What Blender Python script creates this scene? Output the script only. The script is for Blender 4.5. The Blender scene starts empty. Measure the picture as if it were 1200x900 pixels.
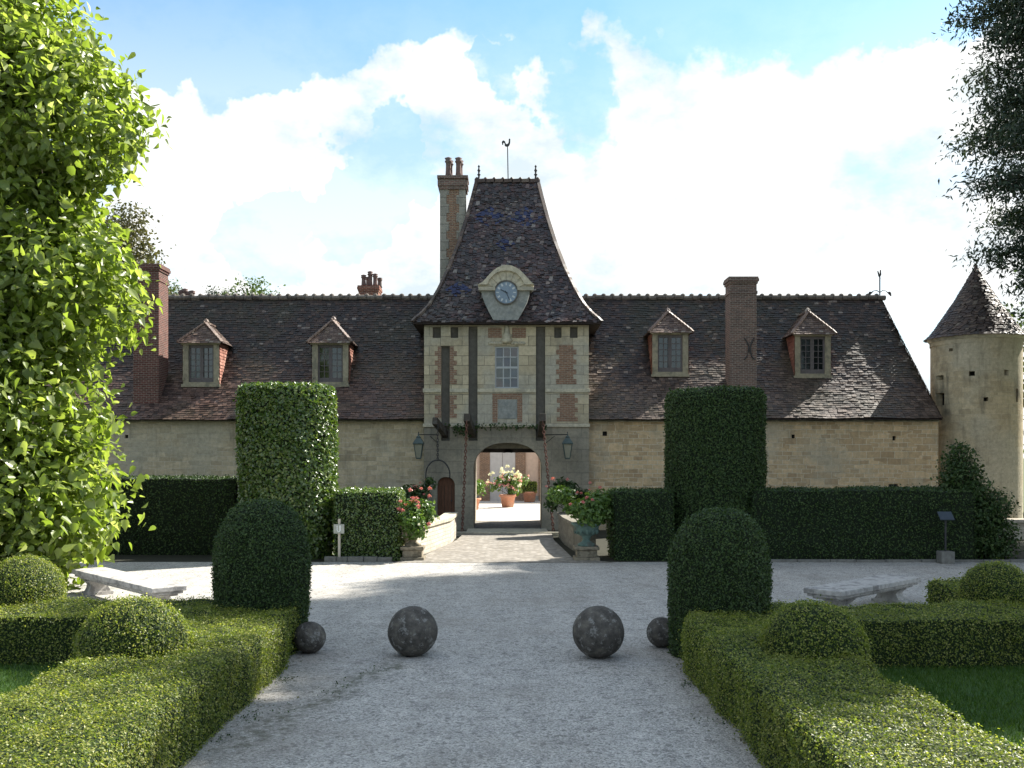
import bpy, math, random
import numpy as np
from mathutils import Vector
random.seed(7)
rng = np.random.default_rng(11)
C = bpy.context.scene.collection
SC = bpy.context.scene

# ------------------------------------------------------------------ camera
F, CH, HZ = 1167.0, 3.2, 535.0            # focal length in px of the 1200 px photo, eye height, horizon row
cam = bpy.data.cameras.new('camera')
co = bpy.data.objects.new('camera', cam); C.objects.link(co)
cam.sensor_width = 36.0; cam.lens = 36.0 * F / 1200
cam.shift_y = (HZ - 450) / 1200
cam.clip_end = 5000
co.location = (0, 0, CH); co.rotation_euler = (math.pi / 2, 0, 0)
SC.camera = co


def P(px, py, Y):
    return Vector(((px - 600) * Y / F, Y, CH - (py - HZ) * Y / F))


# ------------------------------------------------------------------ light
EL, AZ = math.radians(42), math.radians(34)     # sun to the right, a little behind the gatehouse
SD = Vector((math.cos(EL) * math.cos(AZ), math.cos(EL) * math.sin(AZ), math.sin(EL)))
sun = bpy.data.lights.new('sun', 'SUN'); sun.energy = 5.0; sun.angle = math.radians(.5); sun.color = (1, .95, .86)
so = bpy.data.objects.new('sun', sun); C.objects.link(so)
so.rotation_euler = SD.to_track_quat('Z', 'Y').to_euler()
W = bpy.data.worlds.new('World'); SC.world = W; W.use_nodes = True
SC.view_settings.view_transform = 'Standard'; SC.view_settings.look = 'None'
SC.view_settings.exposure = 1.42; SC.view_settings.gamma = 1.0; SC.view_settings.use_curve_mapping = False
SC.cycles.max_bounces = 6; SC.cycles.transparent_max_bounces = 4


class Sh:
    """small node-tree writer"""
    def __init__(s, tree):
        s.t = tree; tree.nodes.clear()

    def n(s, typ, ins=None, **kw):
        nd = s.t.nodes.new(typ)
        for k, v in kw.items(): setattr(nd, k, v)
        for k, v in (ins or {}).items():
            i = nd.inputs[k]
            if isinstance(v, bpy.types.NodeSocket): s.t.links.new(v, i)
            else: i.default_value = v
        return nd

    def math(s, op, a, b=0.0, c=None, clamp=False):
        d = {0: a, 1: b}
        if c is not None: d[2] = c
        nd = s.n('ShaderNodeMath', d, operation=op); nd.use_clamp = clamp
        return nd.outputs[0]

    def vmath(s, op, a, b):
        nd = s.n('ShaderNodeVectorMath', {0: a, 1: b}, operation=op)
        return nd.outputs['Value'] if op == 'DOT_PRODUCT' else nd.outputs[0]

    def mix(s, f, a, b, blend='MIX'):
        nd = s.n('ShaderNodeMix', {0: f, 6: c4(a), 7: c4(b)}, data_type='RGBA', blend_type=blend)
        return nd.outputs[2]

    def noise(s, vec, scale, detail=4, rough=.55):
        return s.n('ShaderNodeTexNoise', {'Vector': vec, 'Scale': scale, 'Detail': detail, 'Roughness': rough}).outputs[0]

    def ramp(s, fac, stops, interp='LINEAR'):
        nd = s.n('ShaderNodeValToRGB', {0: fac}); cr = nd.color_ramp; cr.interpolation = interp
        while len(cr.elements) < len(stops): cr.elements.new(.5)
        for e, (p, col) in zip(cr.elements, stops):
            e.position = p; e.color = c4(col)
        return nd.outputs[0]

    def smooth(s, v, a, b, lo=0.0, hi=1.0):
        nd = s.n('ShaderNodeMapRange', {0: v, 1: a, 2: b, 3: lo, 4: hi}, interpolation_type='SMOOTHSTEP')
        return nd.outputs[0]

    def bump(s, h, st=.4, d=.02):
        return s.n('ShaderNodeBump', {'Height': h, 'Strength': st, 'Distance': d}).outputs[0]


def c4(c):
    if isinstance(c, bpy.types.NodeSocket): return c
    if isinstance(c, (int, float)): return (c, c, c, 1)
    return tuple(c) + (1,) if len(c) == 3 else tuple(c)


# sky: Nishita air with sunlit clouds laid out by direction
s = Sh(W.node_tree)
sky = s.n('ShaderNodeTexSky', sky_type='NISHITA', sun_disc=False, sun_elevation=EL,
          sun_rotation=math.radians(90) - AZ, air_density=1.0, dust_density=.6, ozone_density=1.2)
dirv = s.n('ShaderNodeTexCoord').outputs['Generated']
warpn = s.n('ShaderNodeTexNoise', {'Vector': dirv, 'Scale': 6.5, 'Detail': 6, 'Roughness': .6}).outputs['Color']
wv = s.vmath('MULTIPLY', s.vmath('SUBTRACT', warpn, (.5, .5, .5)), (.26, .26, .2))
wd = s.n('ShaderNodeVectorMath', {0: s.vmath('ADD', dirv, wv)}, operation='NORMALIZE').outputs[0]


def gapmask(px, py, r):
    g = Vector(((px - 600) / F, 1, -(py - HZ) / F)).normalized()
    a = r / F
    d = s.vmath('DOT_PRODUCT', wd, tuple(g))
    return s.smooth(d, math.cos(a * 1.25), math.cos(a * .75))


dens = s.math('ADD', s.noise(s.vmath('MULTIPLY', dirv, (1, 1, 1.5)), 4.2, 7, .58), .17)
dens = s.math('ADD', dens, s.math('MULTIPLY', s.math('SUBTRACT', s.noise(s.vmath('MULTIPLY', dirv, (1, 1, 1.3)), 17, 6, .62), .5), .32))
for px, py, r, k in ((170, -150, 190, .5), (330, -120, 150, .5), (200, -10, 95, .22), (430, -60, 100, .4), (600, -190, 185, .5), (900, -290, 260, .45),
                     (1090, -25, 60, .2), (395, 240, 46, .26), (320, 268, 34, .24), (460, 190, 34, .2), (355, 310, 30, .18), (590, 95, 30, .22), (690, 130, 50, .2), (660, 60, 40, .2),
                     (1075, 375, 60, .16), (1030, 40, 30, .1), (700, 250, 60, .12), (-200, 100, 200, .3)):
    dens = s.math('SUBTRACT', dens, s.math('MULTIPLY', gapmask(px, py, r), k))
hid = s.vmath('DOT_PRODUCT', dirv, (0, 1, 0))
dens = s.math('SUBTRACT', dens, s.smooth(hid, .6, .1, 0.0, .16))       # more blue behind the photographer
mask = s.smooth(dens, .39, .66)
lowh = s.smooth(s.vmath('DOT_PRODUCT', dirv, (0, 0, 1)), .5, .17, 0.0, .68)     # thin milky veil low in the sky
mask = s.math('MAXIMUM', mask, lowh)
cl = s.ramp(s.noise(s.vmath('MULTIPLY', dirv, (1, 1, 1.6)), 8, 7, .62), [(.36, (6.1, 7.0, 7.5)), (.56, (9.4, 9.4, 9.2))])
cl = s.n('ShaderNodeVectorMath', {0: cl, 3: 1.0}, operation='SCALE').outputs[0]
skyc = s.mix(1.0, sky.outputs[0], (1.15, 1.68, 1.82), 'MULTIPLY')
col = s.mix(mask, skyc, cl)
bg = s.n('ShaderNodeBackground', {0: col, 1: .05})
s.t.links.new(bg.outputs[0], s.n('ShaderNodeOutputWorld').inputs[0])


# ------------------------------------------------------------------ materials
def mat(name, fn):
    m = bpy.data.materials.new(name); m.use_nodes = True
    q = Sh(m.node_tree)
    out = q.n('ShaderNodeOutputMaterial')
    r = fn(q)
    if isinstance(r, dict):
        b = q.n('ShaderNodeBsdfPrincipled')
        for k, v in r.items():
            i = b.inputs[k]
            if isinstance(v, bpy.types.NodeSocket): q.t.links.new(v, i)
            else: i.default_value = v
        r = b.outputs[0]
    q.t.links.new(r, out.inputs[0])
    return m


def objc(q): return q.n('ShaderNodeTexCoord').outputs['Object']


def wallvec(q, round_r=None):
    o = q.n('ShaderNodeSeparateXYZ', {0: objc(q)})
    if round_r:
        ang = q.math('MULTIPLY', q.math('ARCTAN2', o.outputs[1], o.outputs[0]), round_r)
        return q.n('ShaderNodeCombineXYZ', {0: ang, 1: o.outputs[2]}).outputs[0]
    nn = q.n('ShaderNodeSeparateXYZ', {0: q.n('ShaderNodeNewGeometry').outputs['True Normal']})
    ax = q.math('GREATER_THAN', q.math('ABSOLUTE', nn.outputs[0]), .7)
    u = q.math('ADD', q.math('MULTIPLY', o.outputs[1], ax), q.math('MULTIPLY', o.outputs[0], q.math('SUBTRACT', 1.0, ax)))
    return q.n('ShaderNodeCombineXYZ', {0: u, 1: o.outputs[2]}).outputs[0]


def masonry(name, c1, c2, mortar, bw, rh, ms=.012, dirt=(.1, .09, .07), dirt_amt=.5, uneven=.0, round_r=None, grey=None, tint=.5):
    def fn(q):
        v = wallvec(q, round_r); o = objc(q)
        wob = q.n('ShaderNodeTexNoise', {'Vector': o, 'Scale': 1.3, 'Detail': 3}).outputs['Color']
        v2 = q.vmath('ADD', v, q.vmath('MULTIPLY', q.vmath('SUBTRACT', wob, (.5, .5, .5)), (.1, .05 + uneven, 0)))
        br = q.n('ShaderNodeTexBrick', {'Vector': v2, 'Color1': c4(c1), 'Color2': c4(c2), 'Mortar': c4(mortar), 'Scale': 1.0,
                                        'Mortar Size': ms, 'Mortar Smooth': .4, 'Brick Width': bw, 'Row Height': rh, 'Bias': 0.0})
        base = br.outputs['Color']; fac = br.outputs['Fac']
        if uneven:
            b2 = q.n('ShaderNodeTexBrick', {'Vector': q.vmath('ADD', v2, (.37, .11, 0)), 'Color1': c4(c2), 'Color2': c4(c1), 'Mortar': c4(mortar), 'Scale': 1.0,
                                            'Mortar Size': ms, 'Mortar Smooth': .4, 'Brick Width': bw * 1.45, 'Row Height': rh * 1.55})
            mk = q.math('GREATER_THAN', q.noise(q.vmath('MULTIPLY', v, (.5, 1.3, 1)), 1.1, 1), .52)
            base = q.mix(mk, base, b2.outputs['Color'])
            fac = q.math('ADD', q.math('MULTIPLY', fac, q.math('SUBTRACT', 1.0, mk)), q.math('MULTIPLY', b2.outputs['Fac'], mk))
        n1 = q.noise(o, .55, 6, .65); n2 = q.noise(o, 7, 5, .65); n3 = q.noise(o, 45, 3, .6)
        if grey is not None:
            base = q.mix(q.smooth(q.noise(q.vmath('ADD', o, (9, 3, 5)), .4, 4), .45, .62, 0, .7), base, grey)
        base = q.mix(tint, base, q.ramp(n2, [(.3, .55), (.7, 1.25)]), 'MULTIPLY')
        base = q.mix(.35, base, q.ramp(n3, [(.35, .6), (.65, 1.3)]), 'MULTIPLY')
        streak = q.noise(q.vmath('MULTIPLY', o, (2.2, 2.2, .35)), 1.2, 5, .65)
        base = q.mix(q.math('MULTIPLY', q.smooth(q.math('ADD', q.math('MULTIPLY', n1, .5), q.math('MULTIPLY', streak, .5)), .5, .68), dirt_amt), base, dirt)
        h = q.math('ADD', q.math('MULTIPLY', fac, -1.0), q.math('MULTIPLY', n2, .7))
        return {'Base Color': base, 'Roughness': .92, 'Specular IOR Level': .2, 'Normal': q.bump(h, .7, .02)}
    return mat(name, fn)


def plain(name, col, rough=.8, var=.35, scale=9, metal=0.0, col2=None, bumpd=.004, spec=.3, stretch=(1, 1, 1)):
    def fn(q):
        o = q.vmath('MULTIPLY', objc(q), stretch)
        n1 = q.noise(o, scale, 5, .65)
        b = q.mix(var, col, q.ramp(n1, [(.3, .35), (.7, 1.5)]), 'MULTIPLY')
        if col2: b = q.mix(q.smooth(q.noise(o, scale * .35, 5, .7), .5, .62), b, col2)
        return {'Base Color': b, 'Roughness': rough, 'Metallic': metal, 'Specular IOR Level': spec, 'Normal': q.bump(n1, .6, bumpd)}
    return mat(name, fn)


M = {}
M['wing_stone'] = masonry('wing_stone', (.71, .53, .325), (.43, .305, .18), (.70, .62, .47), .42, .19, .014, (.17, .145, .10), .45, .05, grey=(.47, .42, .32))
M['wing_stone_old'] = masonry('wing_stone_old', (.62, .51, .35), (.40, .325, .215), (.60, .53, .41), .5, .2, .013, (.15, .135, .10), .65, .06, grey=(.45, .41, .32))
M['ashlar'] = masonry('ashlar', (.55, .475, .335), (.39, .335, .235), (.18, .165, .125), .95, .42, .012, (.13, .13, .11), .55, .0, grey=(.38, .37, .32))
M['chim_stone'] = masonry('chim_stone', (.36, .34, .29), (.24, .23, .20), (.15, .14, .12), .9, .41, .012, (.12, .12, .11), .5)
M['gate_stone'] = masonry('gate_stone', (.35, .315, .245), (.285, .255, .20), (.215, .195, .155), 1.3, .5, .008, (.115, .12, .105), .6, .0, grey=(.20, .185, .15))
M['trim_stone'] = plain('trim_stone', (.47, .43, .33), .9, .45, 6, col2=(.32, .30, .24))
M['grey_stone'] = plain('grey_stone', (.26, .27, .255), .9, .45, 7, col2=(.19, .205, .205))
M['brick'] = masonry('brick', (.27, .10, .065), (.17, .065, .05), (.33, .28, .22), .23, .075, .012, (.09, .06, .05), .5)
M['brick_panel'] = masonry('brick_panel', (.29, .165, .11), (.20, .115, .085), (.33, .28, .21), .24, .08, .014, (.16, .11, .08), .5)
M['brick_dark'] = masonry('brick_dark', (.15, .055, .045), (.085, .036, .033), (.24, .205, .17), .23, .08, .012, (.05, .035, .032), .5)
M['brick_grey'] = masonry('brick_grey', (.20, .12, .10), (.115, .078, .07), (.28, .245, .205), .23, .08, .014, (.08, .07, .065), .5)
M['turret_stone'] = masonry('turret_stone', (.56, .46, .30), (.42, .34, .22), (.55, .48, .35), .5, .24, .009, (.14, .125, .09), .95, .04, round_r=1.9, grey=(.50, .45, .34))
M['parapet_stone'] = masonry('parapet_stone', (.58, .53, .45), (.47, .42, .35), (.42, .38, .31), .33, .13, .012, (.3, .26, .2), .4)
M['parapet_shaded'] = masonry('parapet_shaded', (.24, .22, .18), (.17, .155, .125), (.2, .185, .15), .33, .13, .012, (.07, .075, .05), .7)  # parapet stone again, with the shade of the right side put into its colour
M['hole_dark'] = plain('hole_dark', (.018, .016, .014), .95, .3, 6)
M['render_pink'] = plain('render_pink', (.55, .42, .34), .9, .2, 3)
M['pale_door'] = plain('pale_door', (.47, .46, .46), .6, .15, 3)
M['wood_dark'] = plain('wood_dark', (.035, .027, .022), .8, .5, 5, stretch=(1, .3, 1))
M['slot_dark'] = plain('slot_dark', (.115, .108, .095), .9, .4, 5)
M['wood_beam'] = plain('wood_beam', (.065, .055, .045), .85, .6, 6, col2=(.10, .095, .085))
M['wood_door'] = plain('wood_door', (.13, .06, .035), .75, .6, 7, stretch=(6, 6, .6))
M['casement'] = plain('casement', (.12, .105, .105), .7, .35, 9)
M['dormer_frame'] = plain('dormer_frame', (.30, .265, .19), .85, .45, 7, col2=(.19, .175, .13))
M['white_paint'] = plain('white_paint', (.38, .40, .41), .6, .2, 6)
M['iron'] = plain('iron', (.05, .05, .052), .6, .5, 15, metal=.3)
M['rust'] = plain('rust', (.16, .075, .055), .85, .6, 20, col2=(.09, .05, .04))
M['lamp_metal'] = plain('lamp_metal', (.07, .095, .09), .55, .4, 9, metal=.2)
M['dial'] = plain('dial', (.20, .26, .33), .5, .25, 5)
M['dial_mark'] = plain('dial_mark', (.50, .54, .56), .6, .1, 9)
M['terracotta'] = plain('terracotta', (.50, .235, .15), .85, .3, 6, col2=(.42, .25, .18))
M['verdigris'] = plain('verdigris', (.12, .185, .165), .9, .5, 7, col2=(.10, .115, .10))
M['bench_stone'] = plain('bench_stone', (.42, .40, .375), .85, .5, 9, col2=(.22, .21, .20), bumpd=.008)
M['kerb_stone'] = plain('kerb_stone', (.17, .165, .15), .9, .5, 8)
M['pedestal_stone'] = plain('pedestal_stone', (.24, .205, .15), .9, .5, 7, col2=(.12, .105, .075))
M['ball_small'] = plain('ball_small', (.085, .078, .08), .85, .45, 12)
M['post_wood'] = plain('post_wood', (.50, .45, .38), .8, .3, 8)
M['plaque'] = plain('plaque', (.36, .37, .33), .6, .2, 12)
M['white_mark'] = plain('white_mark', (.80, .82, .82), .6, .05, 9)
M['sign_blue'] = plain('sign_blue', (.05, .065, .085), .5, .2, 6)
M['earthen'] = plain('earthen', (.028, .028, .017), .95, .5, 5)
M['bark'] = plain('bark', (.09, .07, .055), .95, .6, 6, stretch=(2, 2, .4), bumpd=.03)
M['chimney_pot'] = plain('chimney_pot', (.15, .10, .09), .85, .5, 6, col2=(.13, .11, .10))


def ball_stone(q):
    o = objc(q)
    n = q.noise(o, 5, 6, .7); n2 = q.noise(o, 22, 5, .7)
    b = q.ramp(n, [(.3, (.04, .036, .034)), (.52, (.10, .092, .082)), (.7, (.17, .155, .13))])
    lich = q.smooth(q.noise(q.vmath('ADD', o, (4, 1, 2)), 7, 7, .75), .54, .60)
    b = q.mix(q.math('MULTIPLY', lich, .7), b, (.27, .265, .25))
    return {'Base Color': b, 'Roughness': .95, 'Specular IOR Level': .15, 'Normal': q.bump(q.math('ADD', n2, n), .9, .02)}


M['ball_stone'] = mat('ball_stone', ball_stone)


def glass(name, col, rough=.08):
    return mat(name, lambda q: {'Base Color': q.ramp(q.noise(objc(q), 2.5, 2), [(.4, tuple(c * .6 for c in col)), (.6, col)]), 'Roughness': rough,
                                'Specular IOR Level': .8, 'Normal': q.bump(q.noise(objc(q), 1.7, 1), .15, .05)})


M['glass_dark'] = glass('glass_dark', (.018, .022, .022))
M['glass_blue'] = glass('glass_blue', (.05, .06, .075), .04)
M['lamp_glass'] = plain('lamp_glass', (.26, .255, .20), .3, .2, 6)


def tile_mat(name, stops, moss=.35, diamonds=None, rough=.62, moss_col=(.035, .038, .018), sun_patch=None):
    def fn(q):
        o = objc(q)
        isl = q.n('ShaderNodeNewGeometry').outputs['Random Per Island']
        b = q.ramp(isl, stops)
        n1 = q.noise(o, .45, 5, .65); n2 = q.noise(o, 14, 4, .65)
        if sun_patch:  # sunlit patches of the lower slope painted into the tile colour
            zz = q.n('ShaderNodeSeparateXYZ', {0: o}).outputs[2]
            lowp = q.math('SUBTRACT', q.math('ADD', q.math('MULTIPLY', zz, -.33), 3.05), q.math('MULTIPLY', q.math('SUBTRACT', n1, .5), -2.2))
            b = q.mix(q.smooth(lowp, .35, 1.15, 0, .8), b, q.ramp(isl, sun_patch))
        b = q.mix(q.smooth(n1, .42, .68, 0, moss), b, moss_col)
        b = q.mix(.5, b, q.ramp(n2, [(.3, .45), (.7, 1.5)]), 'MULTIPLY')
        lich = q.smooth(q.noise(q.vmath('ADD', o, (3, 3, 3)), 5.5, 6, .75), .63, .68, 0, .75)
        b = q.mix(lich, b, (.27, .25, .20))
        if diamonds:
            sx = q.n('ShaderNodeSeparateXYZ', {0: o})
            dm = 0.0
            for cx, cz, a, h in diamonds:
                d = q.math('ADD', q.math('DIVIDE', q.math('ABSOLUTE', q.math('SUBTRACT', sx.outputs[0], cx)), a),
                           q.math('DIVIDE', q.math('ABSOLUTE', q.math('SUBTRACT', sx.outputs[2], cz)), h))
                dm = q.math('MAXIMUM', dm, q.math('LESS_THAN', d, 1.0))
            nn = q.n('ShaderNodeSeparateXYZ', {0: q.n('ShaderNodeNewGeometry').outputs['True Normal']})
            dm = q.math('MULTIPLY', dm, q.math('LESS_THAN', nn.outputs[1], -.3))
            keep = q.math('LESS_THAN', isl, .58)
            b = q.mix(q.math('MULTIPLY', dm, keep), b, q.ramp(isl, [(0, (.012, .017, .055)), (.8, (.028, .042, .11))]))
        rg = q.math('ADD', q.math('MULTIPLY', isl, .25), rough - .12)
        return {'Base Color': b, 'Roughness': rg, 'Specular IOR Level': .4, 'Normal': q.bump(n2, .5, .01)}
    return mat(name, fn)


M['wing_tile'] = tile_mat('wing_tile', [(0, (.014, .012, .012)), (.45, (.028, .020, .018)), (.8, (.052, .031, .025)), (.97, (.08, .053, .042)), (1, (.22, .19, .17))], .5, rough=.5, sun_patch=[(0, (.05, .029, .024)), (1, (.18, .105, .08))])
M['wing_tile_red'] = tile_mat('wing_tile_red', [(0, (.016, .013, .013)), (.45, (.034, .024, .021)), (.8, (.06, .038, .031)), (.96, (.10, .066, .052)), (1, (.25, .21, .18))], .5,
                              rough=.5, sun_patch=[(0, (.055, .036, .029)), (1, (.175, .122, .095))])
M['tower_tile'] = tile_mat('tower_tile', [(0, (.018, .016, .019)), (.35, (.04, .03, .032)), (.6, (.075, .04, .037)), (.8, (.05, .052, .06)), (.95, (.14, .10, .09)), (1, (.22, .20, .185))], .3,
                           diamonds=[(-.75, 14.15, .85, .55), (.85, 14.15, .85, .55), (-.05, 12.75, .45, .4), (-2.1, 10.5, .6, .4)], rough=.5)
M['turret_tile'] = tile_mat('turret_tile', [(0, (.035, .026, .024)), (.5, (.07, .048, .042)), (.9, (.12, .085, .07)), (1, (.2, .17, .14))], .25)
M['dormer_tile'] = tile_mat('dormer_tile', [(0, (.07, .045, .038)), (.5, (.13, .085, .068)), (.9, (.20, .14, .11)), (1, (.3, .26, .22))], .3)
M['cheek_tile'] = tile_mat('cheek_tile', [(0, (.20, .08, .055)), (.5, (.29, .12, .085)), (1, (.36, .19, .14))], .1)
M['roof_core'] = plain('roof_core', (.03, .022, .02), .9, .4, 5)
M['mortar'] = plain('mortar', (.16, .14, .12), .95, .5, 7, col2=(.08, .07, .06))


def leaf_mat(name, stops, trans=.35, gloss=.35, rough=.4, patch=None):
    def fn(q):
        isl = q.n('ShaderNodeNewGeometry').outputs['Random Per Island']
        b = q.ramp(isl, stops)
        if patch:
            b = q.mix(q.smooth(q.noise(objc(q), patch[1], 4, .6), .45, .65, 0, patch[2]), b, patch[0])
        d = q.n('ShaderNodeBsdfPrincipled', {'Base Color': b, 'Roughness': rough, 'Specular IOR Level': gloss}).outputs[0]
        tc = q.mix(1.0, b, (1.25, 1.3, .55), 'MULTIPLY')
        t = q.n('ShaderNodeBsdfTranslucent', {0: tc}).outputs[0]
        return q.n('ShaderNodeMixShader', {0: trans, 1: d, 2: t}).outputs[0]
    return mat(name, fn)


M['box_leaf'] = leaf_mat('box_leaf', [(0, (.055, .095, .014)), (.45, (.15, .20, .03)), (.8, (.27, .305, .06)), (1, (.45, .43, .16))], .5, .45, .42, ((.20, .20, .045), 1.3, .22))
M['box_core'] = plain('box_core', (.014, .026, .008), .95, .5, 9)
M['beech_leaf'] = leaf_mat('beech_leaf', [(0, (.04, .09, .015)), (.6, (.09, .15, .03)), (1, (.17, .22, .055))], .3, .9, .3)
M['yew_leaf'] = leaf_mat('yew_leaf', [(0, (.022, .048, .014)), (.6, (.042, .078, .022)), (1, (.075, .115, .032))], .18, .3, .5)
M['dark_core'] = plain('dark_core', (.010, .017, .007), .95, .5, 7)
M['far_leaf'] = leaf_mat('far_leaf', [(0, (.05, .085, .02)), (1, (.11, .16, .04))], .3, .3)
M['brown_leaf'] = leaf_mat('brown_leaf', [(0, (.06, .065, .025)), (1, (.14, .13, .06))], .25, .2)
M['big_leaf'] = leaf_mat('big_leaf', [(0, (.14, .20, .035)), (.5, (.205, .275, .06)), (.88, (.29, .35, .11)), (1, (.40, .43, .25))], .6, .7, .34)
M['conifer_leaf'] = leaf_mat('conifer_leaf', [(0, (.026, .046, .034)), (.6, (.045, .072, .048)), (1, (.08, .11, .065))], .12, .3, .5)
M['plant_leaf'] = leaf_mat('plant_leaf', [(0, (.05, .11, .02)), (1, (.14, .22, .05))], .35, .45)
M['grass_blade'] = leaf_mat('grass_blade', [(0, (.035, .085, .013)), (1, (.085, .15, .028))], .3, .3)
M['pink_petal'] = leaf_mat('pink_petal', [(0, (.55, .12, .14)), (.5, (.64, .22, .23)), (1, (.70, .36, .34))], .25, .2)
M['rose_petal'] = leaf_mat('rose_petal', [(0, (.66, .30, .36)), (1, (.75, .45, .48))], .25, .2)
M['white_petal'] = leaf_mat('white_petal', [(0, (.72, .70, .62)), (1, (.85, .82, .76))], .25, .2)


def gravel(q):
    o = objc(q)
    v = q.n('ShaderNodeTexVoronoi', {'Vector': o, 'Scale': 52.0, 'Randomness': 1.0})
    cell = q.n('ShaderNodeSeparateXYZ', {0: v.outputs['Color']}).outputs[0]
    v2 = q.n('ShaderNodeTexVoronoi', {'Vector': o, 'Scale': 17.0})
    cell2 = q.n('ShaderNodeSeparateXYZ', {0: v2.outputs['Color']}).outputs[1]
    b = q.ramp(cell, [(0, (.19, .185, .175)), (.25, (.34, .328, .308)), (.7, (.47, .45, .42)), (1, (.62, .595, .555))])
    b = q.mix(q.smooth(cell2, .9, .94, 0, .5), b, (.12, .115, .105))
    big = q.noise(o, .35, 6, .62); mid = q.noise(o, 2.2, 5, .65)
    b = q.mix(.55, b, q.ramp(mid, [(.3, .68), (.7, 1.22)]), 'MULTIPLY')
    b = q.mix(q.smooth(big, .48, .68, 0, .4), b, (.29, .265, .23))
    tr = q.noise(q.vmath('MULTIPLY', o, (1.6, .16, 1)), 1.0, 4, .6)            # faint wheel and foot tracks
    b = q.mix(.45, b, q.ramp(tr, [(.35, .8), (.65, 1.12)]), 'MULTIPLY')
    sx = q.n('ShaderNodeSeparateXYZ', {0: q.vmath('ADD', o, q.vmath('MULTIPLY', q.vmath('SUBTRACT', q.n('ShaderNodeTexNoise', {'Vector': o, 'Scale': 1.1, 'Detail': 5}).outputs['Color'], (.5, .5, .5)), (1.1, 1.6, 0)))})
    ln = q.math('ABSOLUTE', q.math('SUBTRACT', q.math('ADD', sx.outputs[0], 3.25), q.math('MULTIPLY', q.math('SUBTRACT', sx.outputs[1], 10.5), .28)))
    damp = q.math('MULTIPLY', q.smooth(ln, .36, .06), q.math('MULTIPLY', q.smooth(sx.outputs[1], 10.2, 11.2), q.smooth(sx.outputs[1], 16.0, 15.2)))
    damp = q.math('MULTIPLY', damp, q.smooth(q.noise(o, 6, 4, .7), .4, .62))
    b = q.mix(q.math('MULTIPLY', damp, .8), b, (.11, .115, .085))               # mossy damp line along the left edge
    edge = q.math('MULTIPLY', q.smooth(q.math('ABSOLUTE', sx.outputs[0]), 2.15, 2.75), q.smooth(sx.outputs[1], 17.5, 15.5))
    b = q.mix(q.math('MULTIPLY', edge, .22), b, (.20, .165, .125))
    h = q.math('ADD', q.math('MULTIPLY', v.outputs['Distance'], -1.2), q.math('MULTIPLY', mid, 1.5))
    return {'Base Color': b, 'Roughness': .95, 'Specular IOR Level': .15, 'Normal': q.bump(h, .8, .012)}


M['gravel'] = mat('gravel', gravel)
M['court_gravel'] = plain('court_gravel', (.58, .53, .46), .95, .3, 14)
M['ramp'] = masonry('ramp_cobble', (.42, .38, .33), (.31, .28, .24), (.24, .21, .18), .2, .16, .02, (.2, .18, .15), .4)


def ramp_m(q):
    o = objc(q)
    v = q.n('ShaderNodeTexVoronoi', {'Vector': o, 'Scale': 5.5})
    cell = q.n('ShaderNodeSeparateXYZ', {0: v.outputs['Color']}).outputs[0]
    b = q.ramp(cell, [(0, (.16, .145, .125)), (1, (.31, .285, .25))])
    b = q.mix(.5, b, q.ramp(q.noise(o, 3, 5), [(.3, .65), (.7, 1.2)]), 'MULTIPLY')
    b = q.mix(q.smooth(v.outputs['Distance'], .42, .6, 0, .6), b, (.17, .15, .12))
    return {'Base Color': b, 'Roughness': .9, 'Normal': q.bump(q.math('MULTIPLY', v.outputs['Distance'], -1.0), .6, .03)}


M['ramp'] = mat('ramp_cobble', ramp_m)
M['lawn_soil'] = plain('lawn_soil', (.035, .08, .014), .95, .5, 4)
M['field'] = plain('field', (.06, .085, .03), .95, .5, .3)


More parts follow.
